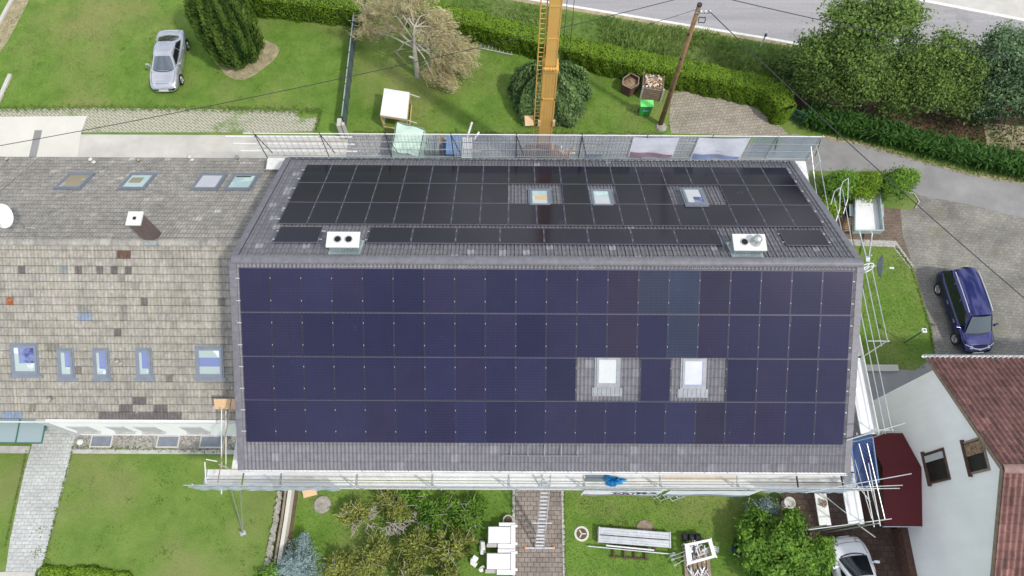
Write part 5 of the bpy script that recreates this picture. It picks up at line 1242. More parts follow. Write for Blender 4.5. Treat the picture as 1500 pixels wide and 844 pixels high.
# ---------------------------------------------------------------- cars
def loft(secs,closed_ends=True,m=0):
    mb=MB(); n=len(secs[0]); vs=[p for s in secs for p in s]
    fs=[(j*n+i,j*n+(i+1),(j+1)*n+(i+1),(j+1)*n+i) for j in range(len(secs)-1) for i in range(n-1)]
    mb.add(vs,fs,m)
    if closed_ends: mb.add(secs[0],[tuple(range(n))]); mb.add(secs[-1],[tuple(range(n))[::-1]])
    return mb
def interp(tab,y):
    for (a,b) in zip(tab,tab[1:]):
        if a[0]<=y<=b[0]:
            u=(y-a[0])/(b[0]-a[0]); u_=u*u*(3-2*u)*.5+u*.5; return a[1]+(b[1]-a[1])*u_
    return tab[0][1] if y<tab[0][0] else tab[-1][1]
def car(name,label,loc,rz,L,Wd,ptab,wtab,gh,roofz,paintm,wheels,wr,rail=False):
    """forward is +y. ptab: deck height along y (from tail to nose); wtab: half width; gh: greenhouse stations (rear base, rear roof, front roof, front base), base and roof half widths"""
    t=thing(name,label,'car',loc,None,rz); OFF[t.name]=Vector((0,0,0))
    secs=[]
    nst=44
    for k in range(nst+1):
        y=-L/2+L*k/nst; w=interp(wtab,y); z=interp(ptab,y); zb=.20+.10*max(0,(abs(y)/(L/2)-.86))/.14
        belt=min(z-.02,.78 if roofz<1.5 else .86); mid=.55
        prof=[(0,z+.02),(.45*w,z+.015),(.78*w,z-.005),(.93*w,z-.045),(.99*w,min(z-.12,belt-.05)),(1.0*w,mid),(.985*w,.40),(.94*w,zb+.03),(.86*w,zb)]
        secs.append([(-x,y,zz) for x,zz in prof[::-1]]+[(x,y,zz) for x,zz in prof[1:]])
    mb=loft(secs); body=mb.build('body',M[paintm],t,smooth=True,local=True)
    yrb,yrr,yfr,yfb,wb,wtop=gh
    def zd(y): return interp(ptab,y)-.01
    # cabin shell: base ring follows deck, top ring is the roof edge
    st=[(yrb,yrr),(yrb*.62+yfb*.38,yrr*.62+yfr*.38),(yrb*.35+yfb*.65,yrr*.35+yfr*.65),(yfb,yfr)]
    ns=14; secs=[]
    for k in range(ns+1):
        u=k/ns; yb=yrb+(yfb-yrb)*u; yt=yrr+(yfr-yrr)*u
        e=1-.10*(abs(2*u-1)**4); zt=roofz-.055*(abs(2*u-1)**2.2)
        b=(wb*e,yb,zd(yb)-.03); s1=(wtop*1.03*e,yt,zt-.075); s2=(wtop*.90*e,yt,zt-.015); s3=(wtop*.5*e,yt,zt+.012)
        half=[b,tuple(b[i]*.5+s1[i]*.5+(.02 if i==0 else 0) for i in range(3)),s1,s2,s3]
        secs.append([(-x,y,z) for x,y,z in half]+[(0,yt,zt+.018)]+[(x,y,z) for x,y,z in half[::-1]])
    loft(secs).build('cabin',M[paintm],t,smooth=True,local=True)
    def pt(u,v,side):   # side glass surface
        a=secs[0]; k=u*ns; i=min(ns-1,int(k)); f=k-i
        p=Vector(secs[i][0])*(1-f)+Vector(secs[i+1][0])*f; q=Vector(secs[i][2])*(1-f)+Vector(secs[i+1][2])*f; mdl=Vector(secs[i][1])*(1-f)+Vector(secs[i+1][1])*f
        r=(p*(1-v)+mdl*v)*(1-v)+(mdl*(1-v)+q*v)*v if False else (p+(mdl-p)*(2*v) if v<.5 else mdl+(q-mdl)*(2*v-1))
        return Vector((r.x*side*-1*(-1) if False else (abs(r.x)+.008)*side, r.y, r.z))
    for side in (-1,1):
        for (u0,u1) in ((.05,.27),(.30,.60),(.63,.955)) if rail else ((.09,.42),(.45,.94)):
            mb=MB(); mb.grid(lambda a,b:tuple(pt(u0+(u1-u0)*a,.17+.72*b,side)),8,3,flip=(side<0)); mb.build('side_window',M['glass_dark'],t,smooth=True,local=True)
    def screen(k,nm,sgn,inset):
        b0,b1=Vector(secs[k][0]),Vector(secs[k][-1]); t0,t1=Vector(secs[k][3]),Vector(secs[k][-4])
        nrm=(b1-b0).cross(t0-b0).normalized(); 
        if nrm.y*sgn<0: nrm=-nrm
        mb=MB()
        def f(u,v):
            uu=inset+(1-2*inset)*u; p=(b0+(b1-b0)*uu)*(1-v)+(t0+(t1-t0)*uu)*v
            return tuple(p+nrm*(.03+.07*math.sin(PI*u)))
        g=lambda u,v:f(u,.03+.92*v)
        mb.grid(g,10,4,flip=(sgn<0)!=True); mb.build(nm,M['glass_screen' if sgn>0 and paintm!='whitepaint' else 'glass_dark'],t,smooth=True,local=True)
    screen(ns,'windscreen',1,.045); screen(0,'rear_window',-1,.07)
    for (wy,) in [(w_,) for w_ in wheels]:
        for side in (-1,1):
            x=side*(interp(wtab,wy)-.085)
            mb=MB(); mb.lathe([(0,-.1),(wr*.97,-.1),(wr,-.07),(wr,.085),(wr*.95,.105),(wr*.66,.108)],(0,0,0),24,M=Matrix.Rotation(PI/2*side,4,'Y')); 
            mb.v=[(v[0]+x,v[1]+wy,v[2]+wr) for v in mb.v]; wh=mb.build('wheel',M['tyre'],t,smooth=False,local=True)
            mb=MB(); mb.lathe([(wr*.67,.10),(wr*.62,.075),(wr*.2,.07),(wr*.16,.1),(0,.1)],(0,0,0),20,M=Matrix.Rotation(PI/2*side,4,'Y'))
            for a in range(5):
                an=2*PI*a/5; mb.obox((side*.085,math.cos(an)*wr*.38,math.sin(an)*wr*.38),(.03,wr*.5,.05),0,an)
            mb.v=[(v[0]+x,v[1]+wy,v[2]+wr) for v in mb.v]; mb.build('rim',M['rim'],wh,local=True)
            mb=MB(); w_=interp(wtab,wy); vs=[]
            for k in range(13):
                an=PI*k/12; vs.append((side*(w_+.004),wy+math.cos(an)*wr*1.14,wr+math.sin(an)*wr*1.14)); vs.append((side*(w_+.004),wy+math.cos(an)*wr*.9,wr+math.sin(an)*wr*.9))
            mb.add(vs,[(2*k,2*k+1,2*k+3,2*k+2) for k in range(12)]); mb.build('wheel_arch',M['black'],t,local=True)
    yn=L/2
    wn=interp(wtab,yn-.22)
    for side in (-1,1):
        mb=MB(); zz=interp(ptab,yn-.2)
        mb.grid(lambda u,v:(side*(wn*(.52+.46*u)), yn-.10-.20*u*u-.16*v*(1+.4*u), zz-.06+.09*v+.02),6,3); mb.build('headlight',M['head'],t,smooth=True,local=True)
        mb=MB(); wt=interp(wtab,-yn+.15); z2=interp(ptab,-yn+.15); mb.grid(lambda u,v:(side*(wt*(.66+.36*u)),-yn-.0+.02+.24*u*u,z2-.28+.2*v),4,2); mb.build('tail_light',M['red_lamp'],t,local=True)
        mb=MB(); mb.obox((side*(wb+.16),yfb-.33,zd(yfb)+.10),(.2,.11,.14),side*-.2); mb.tube((side*(wb-.05),yfb-.32,zd(yfb)+.06),(side*(wb+.1),yfb-.32,zd(yfb)+.08),.03); mb.build('wing_mirror',M[paintm],t,bevel=.03,local=True)
        for dy in ((.25,-.65) if not rail else (.55,-.45)): MB().box(side*(Wd/2-.005)-.02,side*(Wd/2-.005)+.02,dy-.1,dy+.1,.70,.74).build('door_handle',M['chrome'],t,local=True)
    mb=MB(); z2=interp(ptab,yn-.06); mb.grid(lambda u,v:((-.5+u)*wn*1.0,yn+.008-.09*(2*u-1)**2,z2-.20+.10*v),10,2,flip=True); mb.build('grille',M['black'],t,local=True)
    mb=MB(); mb.grid(lambda u,v:((-.5+u)*wn*1.9,yn+.03-.26*abs(2*u-1)**2.4-.05*v,.36+.10*v),14,2,flip=True); mb.build('bumper_trim',M['chrome' if rail else 'white'],t,local=True)
    def srf(u,y,h): w_=interp(wtab,y); x=abs(u)*w_; z=interp(ptab,y); k=abs(u); return (u*w_,y,z+(.02-.005*k/.45 if k<.45 else .015-.02*(k-.45)/.33 if k<.78 else -.005-.04*(k-.78)/.15)+h)
    mb=MB()
    for u in (-.80,.80): mb.path([srf(u,yfb+.06+(yn-.36-yfb)*k/6,.004) for k in range(7)],.009,4)
    mb.path([srf(-.8+1.6*k/10,yn-.30+.06*(1-(2*k/10-1)**2),.004) for k in range(11)],.009,4)
    for yd in ([.95,-.05,-1.05] if rail else [.75,-.55]):
        for sd2 in (-1,1): mb.path([(sd2*(interp(wtab,yd)+.003),yd,.34),(sd2*(interp(wtab,yd)+.003),yd,.58),(sd2*(interp(wtab,yd)*.99+.004),yd,.78)],.008,4)
    mb.build('panel_gap',M['black'],t,local=True)
    mb=MB(); mb.grid(lambda u,v:srf((-.62+1.24*u),yfb+.10-.10*abs(2*u-1)**2+.05*v,.012),10,1); mb.build('wiper_cowl',M['black'],t,local=True)
    if rail:
        mb=MB(); mb.grid(lambda u,v:srf((-.93+1.86*u),yn-.06-.24*abs(2*u-1)**2.6-.05*v-.03*abs(2*u-1),.02),16,2); mb.build('chrome_strip',M['white'],t,local=True)
    mb=MB(); mb.lathe([(.055,0),(.05,.012),(.03,.012),(0,.016)],(0,yn-.085,z2+.03),14); mb.build('emblem',M['chrome'],t,local=True)
    mb=MB(); mb.box(-.26,.26,yn+.0,yn+.035,.40,.51); mb.build('number_plate',M['white'],t,local=True)
    if rail:
        for side in (-1,1):
            mb=MB(); mb.path([(side*wtop*.93,yrr+.15+(yfr-yrr-.3)*k/8,roofz+.015-.03*abs(k/4-1)**2) for k in range(9)],.02); mb.build('roof_rail',M['chrome'],t,local=True)
    return t
# silver coupe: nose points towards the house
rw,fw=at(278,74),at(270,121); ax_=(fw-rw); rz=math.atan2(ax_.y,ax_.x)-PI/2; dxv=Vector((math.cos(rz),math.sin(rz),0)); fwd=Vector((-dxv.y,dxv.x,0))
c_=(rw+fw)/2-dxv*.82+fwd*.02      # the near wheels seen are on its left side
c_=(rw+fw)/2+Vector((-.86,0,0))
car('silver_car','silver two-door car parked on the left back lawn',(c_.x,c_.y,0),rz,4.25,1.72,
    [(-2.13,.62),(-2.0,.86),(-1.75,.93),(-1.2,.94),(0,.90),(.7,.90),(1.2,.86),(1.7,.77),(2.0,.68),(2.13,.50)],
    [(-2.13,.60),(-2.0,.74),(-1.6,.83),(-.8,.86),(.6,.86),(1.4,.83),(1.85,.76),(2.05,.66),(2.13,.54)],
    (-1.42,-.72,.30,1.02,.76,.56),1.34,'silver',(-1.30,1.28),.31)
rw,fw=at(1371,430),at(1394,500); ax_=(fw-rw); rz=math.atan2(ax_.y,ax_.x)-PI/2
c_=(rw+fw)/2+Vector((.80,.14,0))
car('blue_car','dark blue people carrier with roof rails parked on the pavers',(c_.x,c_.y,0),rz,4.35,1.74,
    [(-2.18,.60),(-2.1,.92),(-1.9,.98),(-.8,.98),(.6,.97),(1.05,.95),(1.5,.88),(1.9,.78),(2.1,.66),(2.18,.48)],
    [(-2.18,.70),(-2.05,.78),(-1.6,.85),(-.6,.86),(.8,.86),(1.5,.83),(1.85,.76),(2.08,.66),(2.18,.52)],
    (-2.06,-1.85,.62,1.30,.80,.63),1.64,'bluepaint',(-1.32,1.36),.33,rail=True)
n_=at(1240,786,.6); 
car('white_car','white car with dark windscreen nosing out from under the bush',(n_.x+.14,n_.y-2.05,0),.12,4.1,1.74,
    [(-2.05,.60),(-1.95,.88),(-1.6,.95),(0,.93),(.6,.93),(1.1,.88),(1.6,.78),(1.9,.66),(2.05,.46)],
    [(-2.05,.66),(-1.8,.80),(-1.2,.86),(.8,.87),(1.35,.86),(1.7,.79),(1.93,.66),(2.05,.46)],
    (-1.9,-1.3,.35,1.22,.78,.58),1.46,'whitepaint',(-1.25,1.22),.32)
# ---------------------------------------------------------------- vegetation
def unit(n): v=rng.normal(size=(n,3)); return v/np.linalg.norm(v,axis=1,keepdims=True)
def leaves(name,cen,size,tan,nrm,tint,mat,parent=None,aspect=.6,fold=0.0):
    """many small real leaf faces as one mesh"""
    n=len(cen); tan=tan/np.linalg.norm(tan,axis=1,keepdims=True)
    b=np.cross(nrm,tan); b/=np.linalg.norm(b,axis=1,keepdims=True)+1e-9
    s=np.asarray(size).reshape(-1,1)
    v=np.empty((n,4,3)); v[:,0]=cen-tan*s*.5; v[:,1]=cen+b*s*aspect*.5; v[:,2]=cen+tan*s*.5; v[:,3]=cen-b*s*aspect*.5
    if fold: v[:,2,2]-=s[:,0]*fold; v[:,0,2]-=s[:,0]*fold*.3
    o=OFF.get(parent.name,Vector((0,0,0))) if parent else Vector((0,0,0))
    v=v.reshape(-1,3)-np.array(o)
    me=bpy.data.meshes.new(name); me.vertices.add(4*n); me.loops.add(4*n); me.polygons.add(n)
    me.vertices.foreach_set('co',v.astype(np.float32).ravel()); me.loops.foreach_set('vertex_index',np.arange(4*n,dtype=np.int32))
    me.polygons.foreach_set('loop_start',np.arange(0,4*n,4,dtype=np.int32)); me.polygons.foreach_set('loop_total',np.full(n,4,dtype=np.int32))
    me.materials.append(M[mat]); a=me.attributes.new('tint','FLOAT_COLOR','FACE'); t=np.clip(tint,0,1)
    a.data.foreach_set('color',np.stack([t,t,t,np.ones(n)],1).astype(np.float32).ravel())
    me.update(calc_edges=True); ob=bpy.data.objects.new(name,me); C.objects.link(ob)
    if parent: ob.parent=parent
    return ob
def crown_pts(blobs,nclus,per,csig,zbias=.15):
    vol=np.array([b[3]*b[4]*b[5] for b in blobs])**.67; vol/=vol.sum()
    k=rng.choice(len(blobs),nclus,p=vol); B=np.array(blobs)[k]
    d=unit(nclus); d[:,2]=np.where(d[:,2]<-.45,-d[:,2],d[:,2]); r=.45+.58*rng.random(nclus)**.6
    cc=B[:,:3]+d*B[:,3:6]*r[:,None]
    ct=rng.normal(0,.17,nclus)+.30*(r-.75)+.16*d[:,2]  # outer and upper clusters lighter, inner ones darker: painted highlights and shadows
    cs=csig*rng.uniform(.6,1.35,nclus)
    off=rng.normal(size=(nclus,per,3))*cs[:,None,None]*np.array([1,1,.62])
    cen=(cc[:,None]+off).reshape(-1,3)
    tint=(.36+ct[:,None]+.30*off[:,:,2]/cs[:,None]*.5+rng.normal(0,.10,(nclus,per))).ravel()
    out=np.repeat(d,per,0)
    nrm=out*.5+unit(len(cen))*.75+np.array([0,0,.55]); nrm/=np.linalg.norm(nrm,axis=1,keepdims=True)
    return cen,nrm,tint,cc
def tree(name,label,base,blobs,nclus,per,csig,ls,mat,tr=.16,bark='bark',group=None,cat='tree',limbs=9,aspect=.6):
    bx_,by_=base; t=thing(name,label,cat,(bx_,by_,0),group)
    cen,nrm,tint,cc=crown_pts(blobs,nclus,per,csig)
    keep=cen[:,2]>.06; cen,nrm,tint=cen[keep],nrm[keep],tint[keep]
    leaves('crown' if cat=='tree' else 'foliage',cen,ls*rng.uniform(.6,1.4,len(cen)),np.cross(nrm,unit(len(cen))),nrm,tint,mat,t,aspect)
    mb=MB(); z0=np.mean([b[2] for b in blobs]); top=Vector((np.mean([b[0] for b in blobs]),np.mean([b[1] for b in blobs]),z0))
    fork=Vector((bx_+(top.x-bx_)*.5,by_+(top.y-by_)*.5,z0*.5)); mb.tube((bx_,by_,-.05),fork,tr,9,tr*.72); mb.tube(fork,top,tr*.7,8,tr*.35)
    for i in range(limbs):
        c_=Vector(cc[i]); mid=fork.lerp(c_,.5)+Vector((0,0,.15)); s_=fork.lerp(top,random.uniform(0,.8)); mb.tube(s_,mid,tr*.38,6,tr*.22); mb.tube(mid,c_,tr*.22,5,tr*.06)
    mb.build('trunk',M[bark],t); return t
def blob(px,py,z,rx,ry=None,rz=None): p=at(px,py,z); return (p.x,p.y,z,rx,ry or rx,rz or rx*.8)
# roadside trees
tree('roadside_tree','tall broadleaf roadside tree with visible trunk, left of the group',tuple(at(1213,153))[:2],[blob(1228,110,2.6,1.9,1.5,1.3),blob(1180,100,2.6,1.2,1.2,1.1),blob(1265,118,2.6,1.5,1.3,1.2),blob(1255,70,5.2,1.5,1.3,1.3),blob(1200,78,4.6,1.1,1.1,1.0),blob(1290,38,6.2,1.7,1.4,1.3),blob(1235,35,6.0,1.1,1.1,1.0),blob(1325,30,6.4,.9,.9,.9)],440,85,.30,.15,'leaf_road',.22,group='trees along the road')
tree('roadside_tree','broad low green roadside tree in the middle of the group',tuple(at(1372,165))[:2],[blob(1360,125,2.6,1.7,1.3,1.3),blob(1395,100,3.3,1.6,1.3,1.3),blob(1345,92,3.4,1.2,1.1,1.1),blob(1318,140,1.8,1.2,1.0,1.1),blob(1405,145,1.7,1.2,1.0,1.1),blob(1300,105,2.9,1.1,1.0,1.0),blob(1380,72,4.0,.9,.8,.8)],400,85,.30,.14,'leaf_road',.18,group='trees along the road')
tree('roadside_tree','bluish green roadside tree at the right edge',tuple(at(1462,172))[:2],[blob(1470,130,2.6,1.7,1.5,1.3),blob(1490,85,4.2,1.6,1.4,1.3),blob(1450,95,3.6,1.2,1.1,1.1),blob(1435,150,1.6,1.1,1.0,1.0),blob(1500,150,2.0,1.4,1.2,1.2),blob(1465,68,4.8,.9,.8,.8),blob(1530,110,3.5,1.6,1.5,1.3)],400,85,.30,.14,'leaf_ash',.18,group='trees along the road')
tree('wild_shrub','low dark scrub at the road edge, left of the roadside trees',tuple(at(1160,110))[:2],[blob(1150,92,.8,1.0,.8,.7),blob(1170,108,.9,1.0,.9,.8),blob(1178,135,.7,.8,.6,.6),blob(1145,112,.5,.8,.7,.5)],110,60,.22,.12,'leaf_road',.06,cat='shrub')
for px,py,r_ in ((1270,180,.55),(1340,190,.6),(1425,190,.6),(1490,205,.5)): pass
# bushes by the trailer
for (px,py,h,rx,lab,mt) in ((1222,283,1.7,1.15,'green bush with upright shoots nearest the gable scaffold','leaf_bush'),(1258,281,1.6,1.15,'rounded bush with brownish tips behind the trailer','leaf_hedge'),(1302,280,1.9,1.2,'fresh green feathery bush right of the trailer','leaf_bush'),(1207,312,.9,.7,'small low bush beside the roof edge and scaffold poles','leaf_hedge')):
    p=at(px,py,.3); tree('bush',lab,(p.x,p.y),[(p.x,p.y,h*.5,rx*.7,rx*.6,h*.45),(p.x+.35*rx,p.y+.15,h*.6,rx*.45,rx*.4,h*.4),(p.x-.35*rx,p.y-.1,h*.55,rx*.45,rx*.4,h*.4),(p.x,p.y,h*.85,rx*.35,rx*.3,h*.25)],150,60,.15,.13,mt,.05,cat='bush',group='bushes beside the trailer',limbs=6,aspect=.4)
# weeping round tree
p=at(805,150); t=thing('weeping_tree','round dark green weeping tree behind the yellow crane mast','tree',(p.x,p.y,0))
n=30000; d=unit(n); d[:,2]=np.abs(d[:,2]); lob=1+.07*np.sin(5*np.arctan2(d[:,1],d[:,0]))+.05*np.sin(11*np.arctan2(d[:,1],d[:,0])+7*d[:,2]); rr=(.86+.16*rng.random(n))*lob
lump_shade=np.sin(31*d[:,0]+3*np.sin(17*d[:,2]))*np.sin(29*d[:,1]+13*d[:,2]); cen=np.stack([p.x+d[:,0]*2.25*rr,p.y+.1+d[:,1]*2.0*rr,.15+d[:,2]*2.75*rr],1)
nrm=d*.8+unit(n)*.6+np.array([0,0,.3]); nrm/=np.linalg.norm(nrm,axis=1,keepdims=True); tan=np.stack([d[:,0]*.6,d[:,1]*.6,-np.ones(n)*.9],1)+unit(n)*.5
leaves('crown',cen,.17*rng.uniform(.6,1.3,n),tan,nrm,.30+.22*d[:,2]+.26*lump_shade+rng.normal(0,.16,n)+1.2*(rr-.95),'leaf_weep',t,.65)  # tint paints lumps, a brighter top and darker inside as light and shade
mb=MB(); mb.tube((p.x,p.y,0),(p.x,p.y,2.4),.14,9,.09); mb.lathe([(1.75,.2),(1.8,.9),(1.4,1.8),(.7,2.4),(0,2.55)],(p.x,p.y+.1,0),16); mb.build('trunk',M['hedge_core'],t)  # thin stem plus a dark core dome, painted as shade behind the leaves
# columnar conifer
p=at(352,80); t=thing('conifer','big columnar conifer with feathery dark green sprays beside the silver car','tree',(p.x,p.y,0))
n=34000; z=rng.random(n)**.9; th=rng.random(n)*2*PI; ridge=np.sin(9*th+6*z)*.06+np.sin(17*th-9*z)*.05+np.sin(4*th+2)*.03
prof=1.75*np.sin(np.clip(.35+z*.0+1.35*(z+.12)**.55,0,PI))**.8*(1-z**3*.75); rr=prof*(1+ridge+rng.normal(0,.035,n)-.10*rng.random(n))
rr=np.where(z<.06,rr*(.55+z*7.5),rr)
cen=np.stack([p.x+rr*np.cos(th),p.y+rr*np.sin(th),.1+z*6.4],1); out=np.stack([np.cos(th),np.sin(th),np.full(n,.25)],1)
tan=out*.45+np.array([0,0,1.0])+unit(n)*.35; nrm=out+unit(n)*.6
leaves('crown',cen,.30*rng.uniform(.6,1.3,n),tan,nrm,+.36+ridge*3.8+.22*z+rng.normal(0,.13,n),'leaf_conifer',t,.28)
mb=MB(); mb.lathe([(.2,0),(1.0,.35),(1.38,1.2),(1.42,3),(1.0,5),(.3,6.2),(0,6.4)],(p.x,p.y,0),16); mb.build('trunk',M['hedge_core'],t)  # dark core filling the crown, painted as its inner shade
pts=[(p.x+(1.95+.25*math.sin(3*a))*math.cos(a)+.25,p.y+(1.6+.2*math.cos(4*a))*math.sin(a)-.1) for a in [2*PI*k/30 for k in range(30)]]
sheet('bare_soil',pts,.005,'dryground')
# dry pale tree
p=at(612,112); t=thing('dry_tree','pale beige dry tree with wispy twigs on the back lawn','tree',(p.x,p.y,0))
mb=MB(); f1=Vector((p.x+.05,p.y+.1,2.0)); mb.tube((p.x,p.y,0),f1,.17,9,.12); mb.tube(f1,f1+Vector((.15,.3,1.7)),.11,8,.05)
tips=[]; tw=[]
targets=[at(*q) for q in ((545,22,3.2),(562,35,2.9),(577,15,3.8),(592,28,3.6),(606,8,4.2),(626,20,4.0),(646,30,3.6),(600,-8,4.6),(560,3,4.2),(541,46,2.3),(652,50,3.0),(668,62,2.5),(679,74,1.9),(664,86,1.6),(643,72,2.3),(640,95,1.3),(652,108,.9),(634,110,.9),(632,56,3.0),(676,93,1.2),(580,78,1.4))]
for c_ in targets:
    s_=Vector((p.x,p.y,0)).lerp(f1+Vector((.15,.3,1.7)),random.uniform(.55,1)); mid=s_.lerp(c_,.5)+Vector((0,0,.3)); mb.tube(s_,mid,.05,6,.035); mb.tube(mid,c_,.034,5,.014)
    for k in range(7):
        m2=mid.lerp(c_,random.random()); e_=m2+Vector((random.gauss(0,.45),random.gauss(0,.4),random.uniform(-.5,.25))); mb.tube(m2,e_,.016,4,.006); tw.append((m2,e_))
mb.tube(Vector((p.x,p.y,1.55)),Vector((p.x-.30,p.y+.0,1.7)),.06,7); mb.build('trunk',M['palebark'],t)
A=[];T=[];K=[]
for c_ in targets[:20]:
    c0=np.array(c_)
    for _ in range(10):
        cc_=c0+rng.normal(size=3)*np.array([.36,.32,.24]); o_=cc_-np.array([p.x,p.y,2.6]); o_/=np.linalg.norm(o_); dr=o_*np.array([1,1,.4])+np.array([0,0,-.55])+rng.normal(size=3)*.35
        m_=150; u=rng.random(m_); q_=cc_+dr*(u[:,None]-.3)*.55+rng.normal(size=(m_,3))*np.array([.15,.15,.10]); A.append(q_); T.append(np.tile(dr,(m_,1))+unit(m_)*.55); K.append(np.full(m_,rng.normal(0,.12))+.14*u)
A=np.concatenate(A);T=np.concatenate(T);K=np.concatenate(K); k=A[:,2]>.25; A,T,K=A[k],T[k],K[k]; n=len(A)
leaves('crown',A,.22*rng.uniform(.5,1.4,n),T,unit(n)+np.array([0,-.2,.6]),.48+K+rng.normal(0,.16,n),'drytwig',t,.13)
# blue spruce from above
p=at(438,832,.4); t=thing('blue_spruce','small silvery blue spruce at the bottom edge beside the garden wall','tree',(p.x,p.y,0))
cen=[];tan=[];tt_=[]
for lev in range(7):
    z=.25+.24*lev; r_=1.02*(1-lev/7.6)+.08; nb=max(5,int(13-lev))
    for b_ in range(nb):
        a=2*PI*b_/nb+lev*.7+random.uniform(-.2,.2); rl_=r_*random.uniform(.72,1.12); m_=190
        u=rng.random(m_)**.7; x=p.x+u*rl_*np.cos(a); y=p.y+u*rl_*np.sin(a); sp=.12*np.sqrt(u)*rl_+.03
        q_=np.stack([x,y,z+.18*u*rl_-.1*u*u],1)+rng.normal(size=(m_,3))*np.array([1,1,.5])*sp[:,None]*.75; cen.append(q_); tan.append(np.tile([math.cos(a),math.sin(a),.3],(m_,1))+unit(m_)*.8); tt_.append(.28+.42*u+rng.normal(0,.14,m_)+.02*lev)
cen=np.concatenate(cen);tan=np.concatenate(tan);tt_=np.concatenate(tt_); leaves('crown',cen,.085*rng.uniform(.7,1.4,len(cen)),tan,unit(len(cen)),tt_,'leaf_spruce',t,.4)
MB().tube((p.x,p.y,0),(p.x,p.y,1.75),.06,7,.015).build('trunk',M['bark'],t)
p=at(447,795,.4); tree('blue_spruce','tiny silvery blue spruce shoot just behind the larger blue spruce',(p.x,p.y),[(p.x,p.y,.55,.27,.3,.4)],26,60,.09,.085,'leaf_spruce',.03,limbs=3,aspect=.4)
# pruned shrubs
shr=[(520,752,.5,.75,'pruned shrub with sparse yellow green shoots, nearest the scaffold on the left'),(575,740,.5,.85,'pruned shrub below the front scaffold with upright pale branches'),(640,748,.55,1.0,'dense mid green pruned shrub below the front scaffold'),(690,752,.5,.8,'light green pruned shrub close to the brown path'),(545,815,.6,1.05,'olive pruned shrub beside the blue spruce'),(610,800,.65,1.1,'olive green pruned shrub in the middle of the cut patch'),(665,805,.55,1.0,'brownish pruned shrub beside the white crates'),(500,835,.5,.9,'low yellow green pruned shrub at the bottom edge'),(590,846,.6,1.1,'wide olive pruned shrub cut by the bottom edge'),(655,846,.5,.9,'brown tipped pruned shrub at the bottom edge near the crates')]
for px,py,z,r_,lab in shr:
    p=at(px,py,z); bl_=[(p.x+random.uniform(-.5,.5)*r_,p.y+random.uniform(-.4,.4)*r_,z+random.uniform(-.15,.2),r_*.55,r_*.5,.42) for _ in range(5)]
    dense=.62 if px<560 and py<780 else 1
    cen,nrm,tint,cc=crown_pts(bl_,int(62*dense),46,.11)
    t=thing('pruned_shrub',lab,'shrub',(p.x,p.y,0),'pruned shrubs in the cut patch'); k=cen[:,2]>.04; cen,nrm,tint=cen[k],nrm[k],tint[k]
    d=cen-np.array([p.x,p.y,0]); tan=d*np.array([1,1,.3])+unit(len(cen))*.6+np.array([0,0,.3])
    leaves('foliage',cen,.15*rng.uniform(.6,1.5,len(cen)),tan,nrm,tint+(.12 if px<560 else 0),'leaf_bush' if px in (640,690) else 'leaf_yew',t,.32)
    mb=MB(); nb=15
    for i in range(nb):
        c_=Vector(cc[i]); c_.z+=.06; mid=Vector((p.x,p.y,.1)).lerp(c_,.55)+Vector((random.gauss(0,.08),random.gauss(0,.08),.12)); mb.tube((p.x+random.gauss(0,.1),p.y+random.gauss(0,.1),0),mid,.035,6,.024); mb.tube(mid,c_,.024,5,.010)
        for _ in range(2): e_=c_+Vector((random.gauss(0,.22),random.gauss(0,.22),random.uniform(0,.18))); mb.tube(mid.lerp(c_,random.uniform(.4,1)),e_,.012,4,.005)
    mb.build('branches',M['palebark'],t)
for px,py,s_,lab in ((530,760,.95,'bare cut shrub with pale grey branches in the pruned patch, left one'),(568,758,1.2,'bare cut shrub with thick pale branches in the pruned patch, middle one'),(612,766,.8,'bare cut shrub with thin pale branches in the pruned patch, right one')):
    p=at(px,py,.5); t=thing('bare_shrub',lab,'shrub',(p.x,p.y,0),'bare cut shrubs'); mb=MB()
    def grow(a,d,l,r_,lv):
        e_=a+d*l; mb.tube(a,e_,r_,6,r_*.72)
        if lv==0: return
        for _ in range(3 if lv>1 else 2):
            d2=(d+Vector((random.gauss(0,.62),random.gauss(0,.62),random.gauss(.02,.3)))).normalized(); grow(a.lerp(e_,random.uniform(.6,1)),d2,l*random.uniform(.6,.85),r_*.66,lv-1)
    for k in range(5):
        a=random.random()*7; grow(Vector((p.x,p.y,.15)),Vector((math.cos(a),math.sin(a),.75)).normalized(),.42*s_,.04*s_,3)
    mb.build('branches',M['palebark'],t)
p=at(407,838,.3); tree('low_plant','small leafy green plant between garden wall and blue spruce',(p.x,p.y),[(p.x,p.y,.25,.5,.45,.28),(p.x-.5,p.y-.2,.2,.4,.3,.22)],40,45,.11,.13,'leaf_bush',.03,cat='plant',limbs=3)
tree('low_plant','small leafy plant at the foot of the front scaffold, under pruned shrubs',tuple(at(590,728,.2))[:2],[(at(590,728,.2).x,at(590,728,.2).y,.25,.8,.3,.28)],40,45,.11,.12,'leaf_bush',.03,cat='plant',limbs=3)
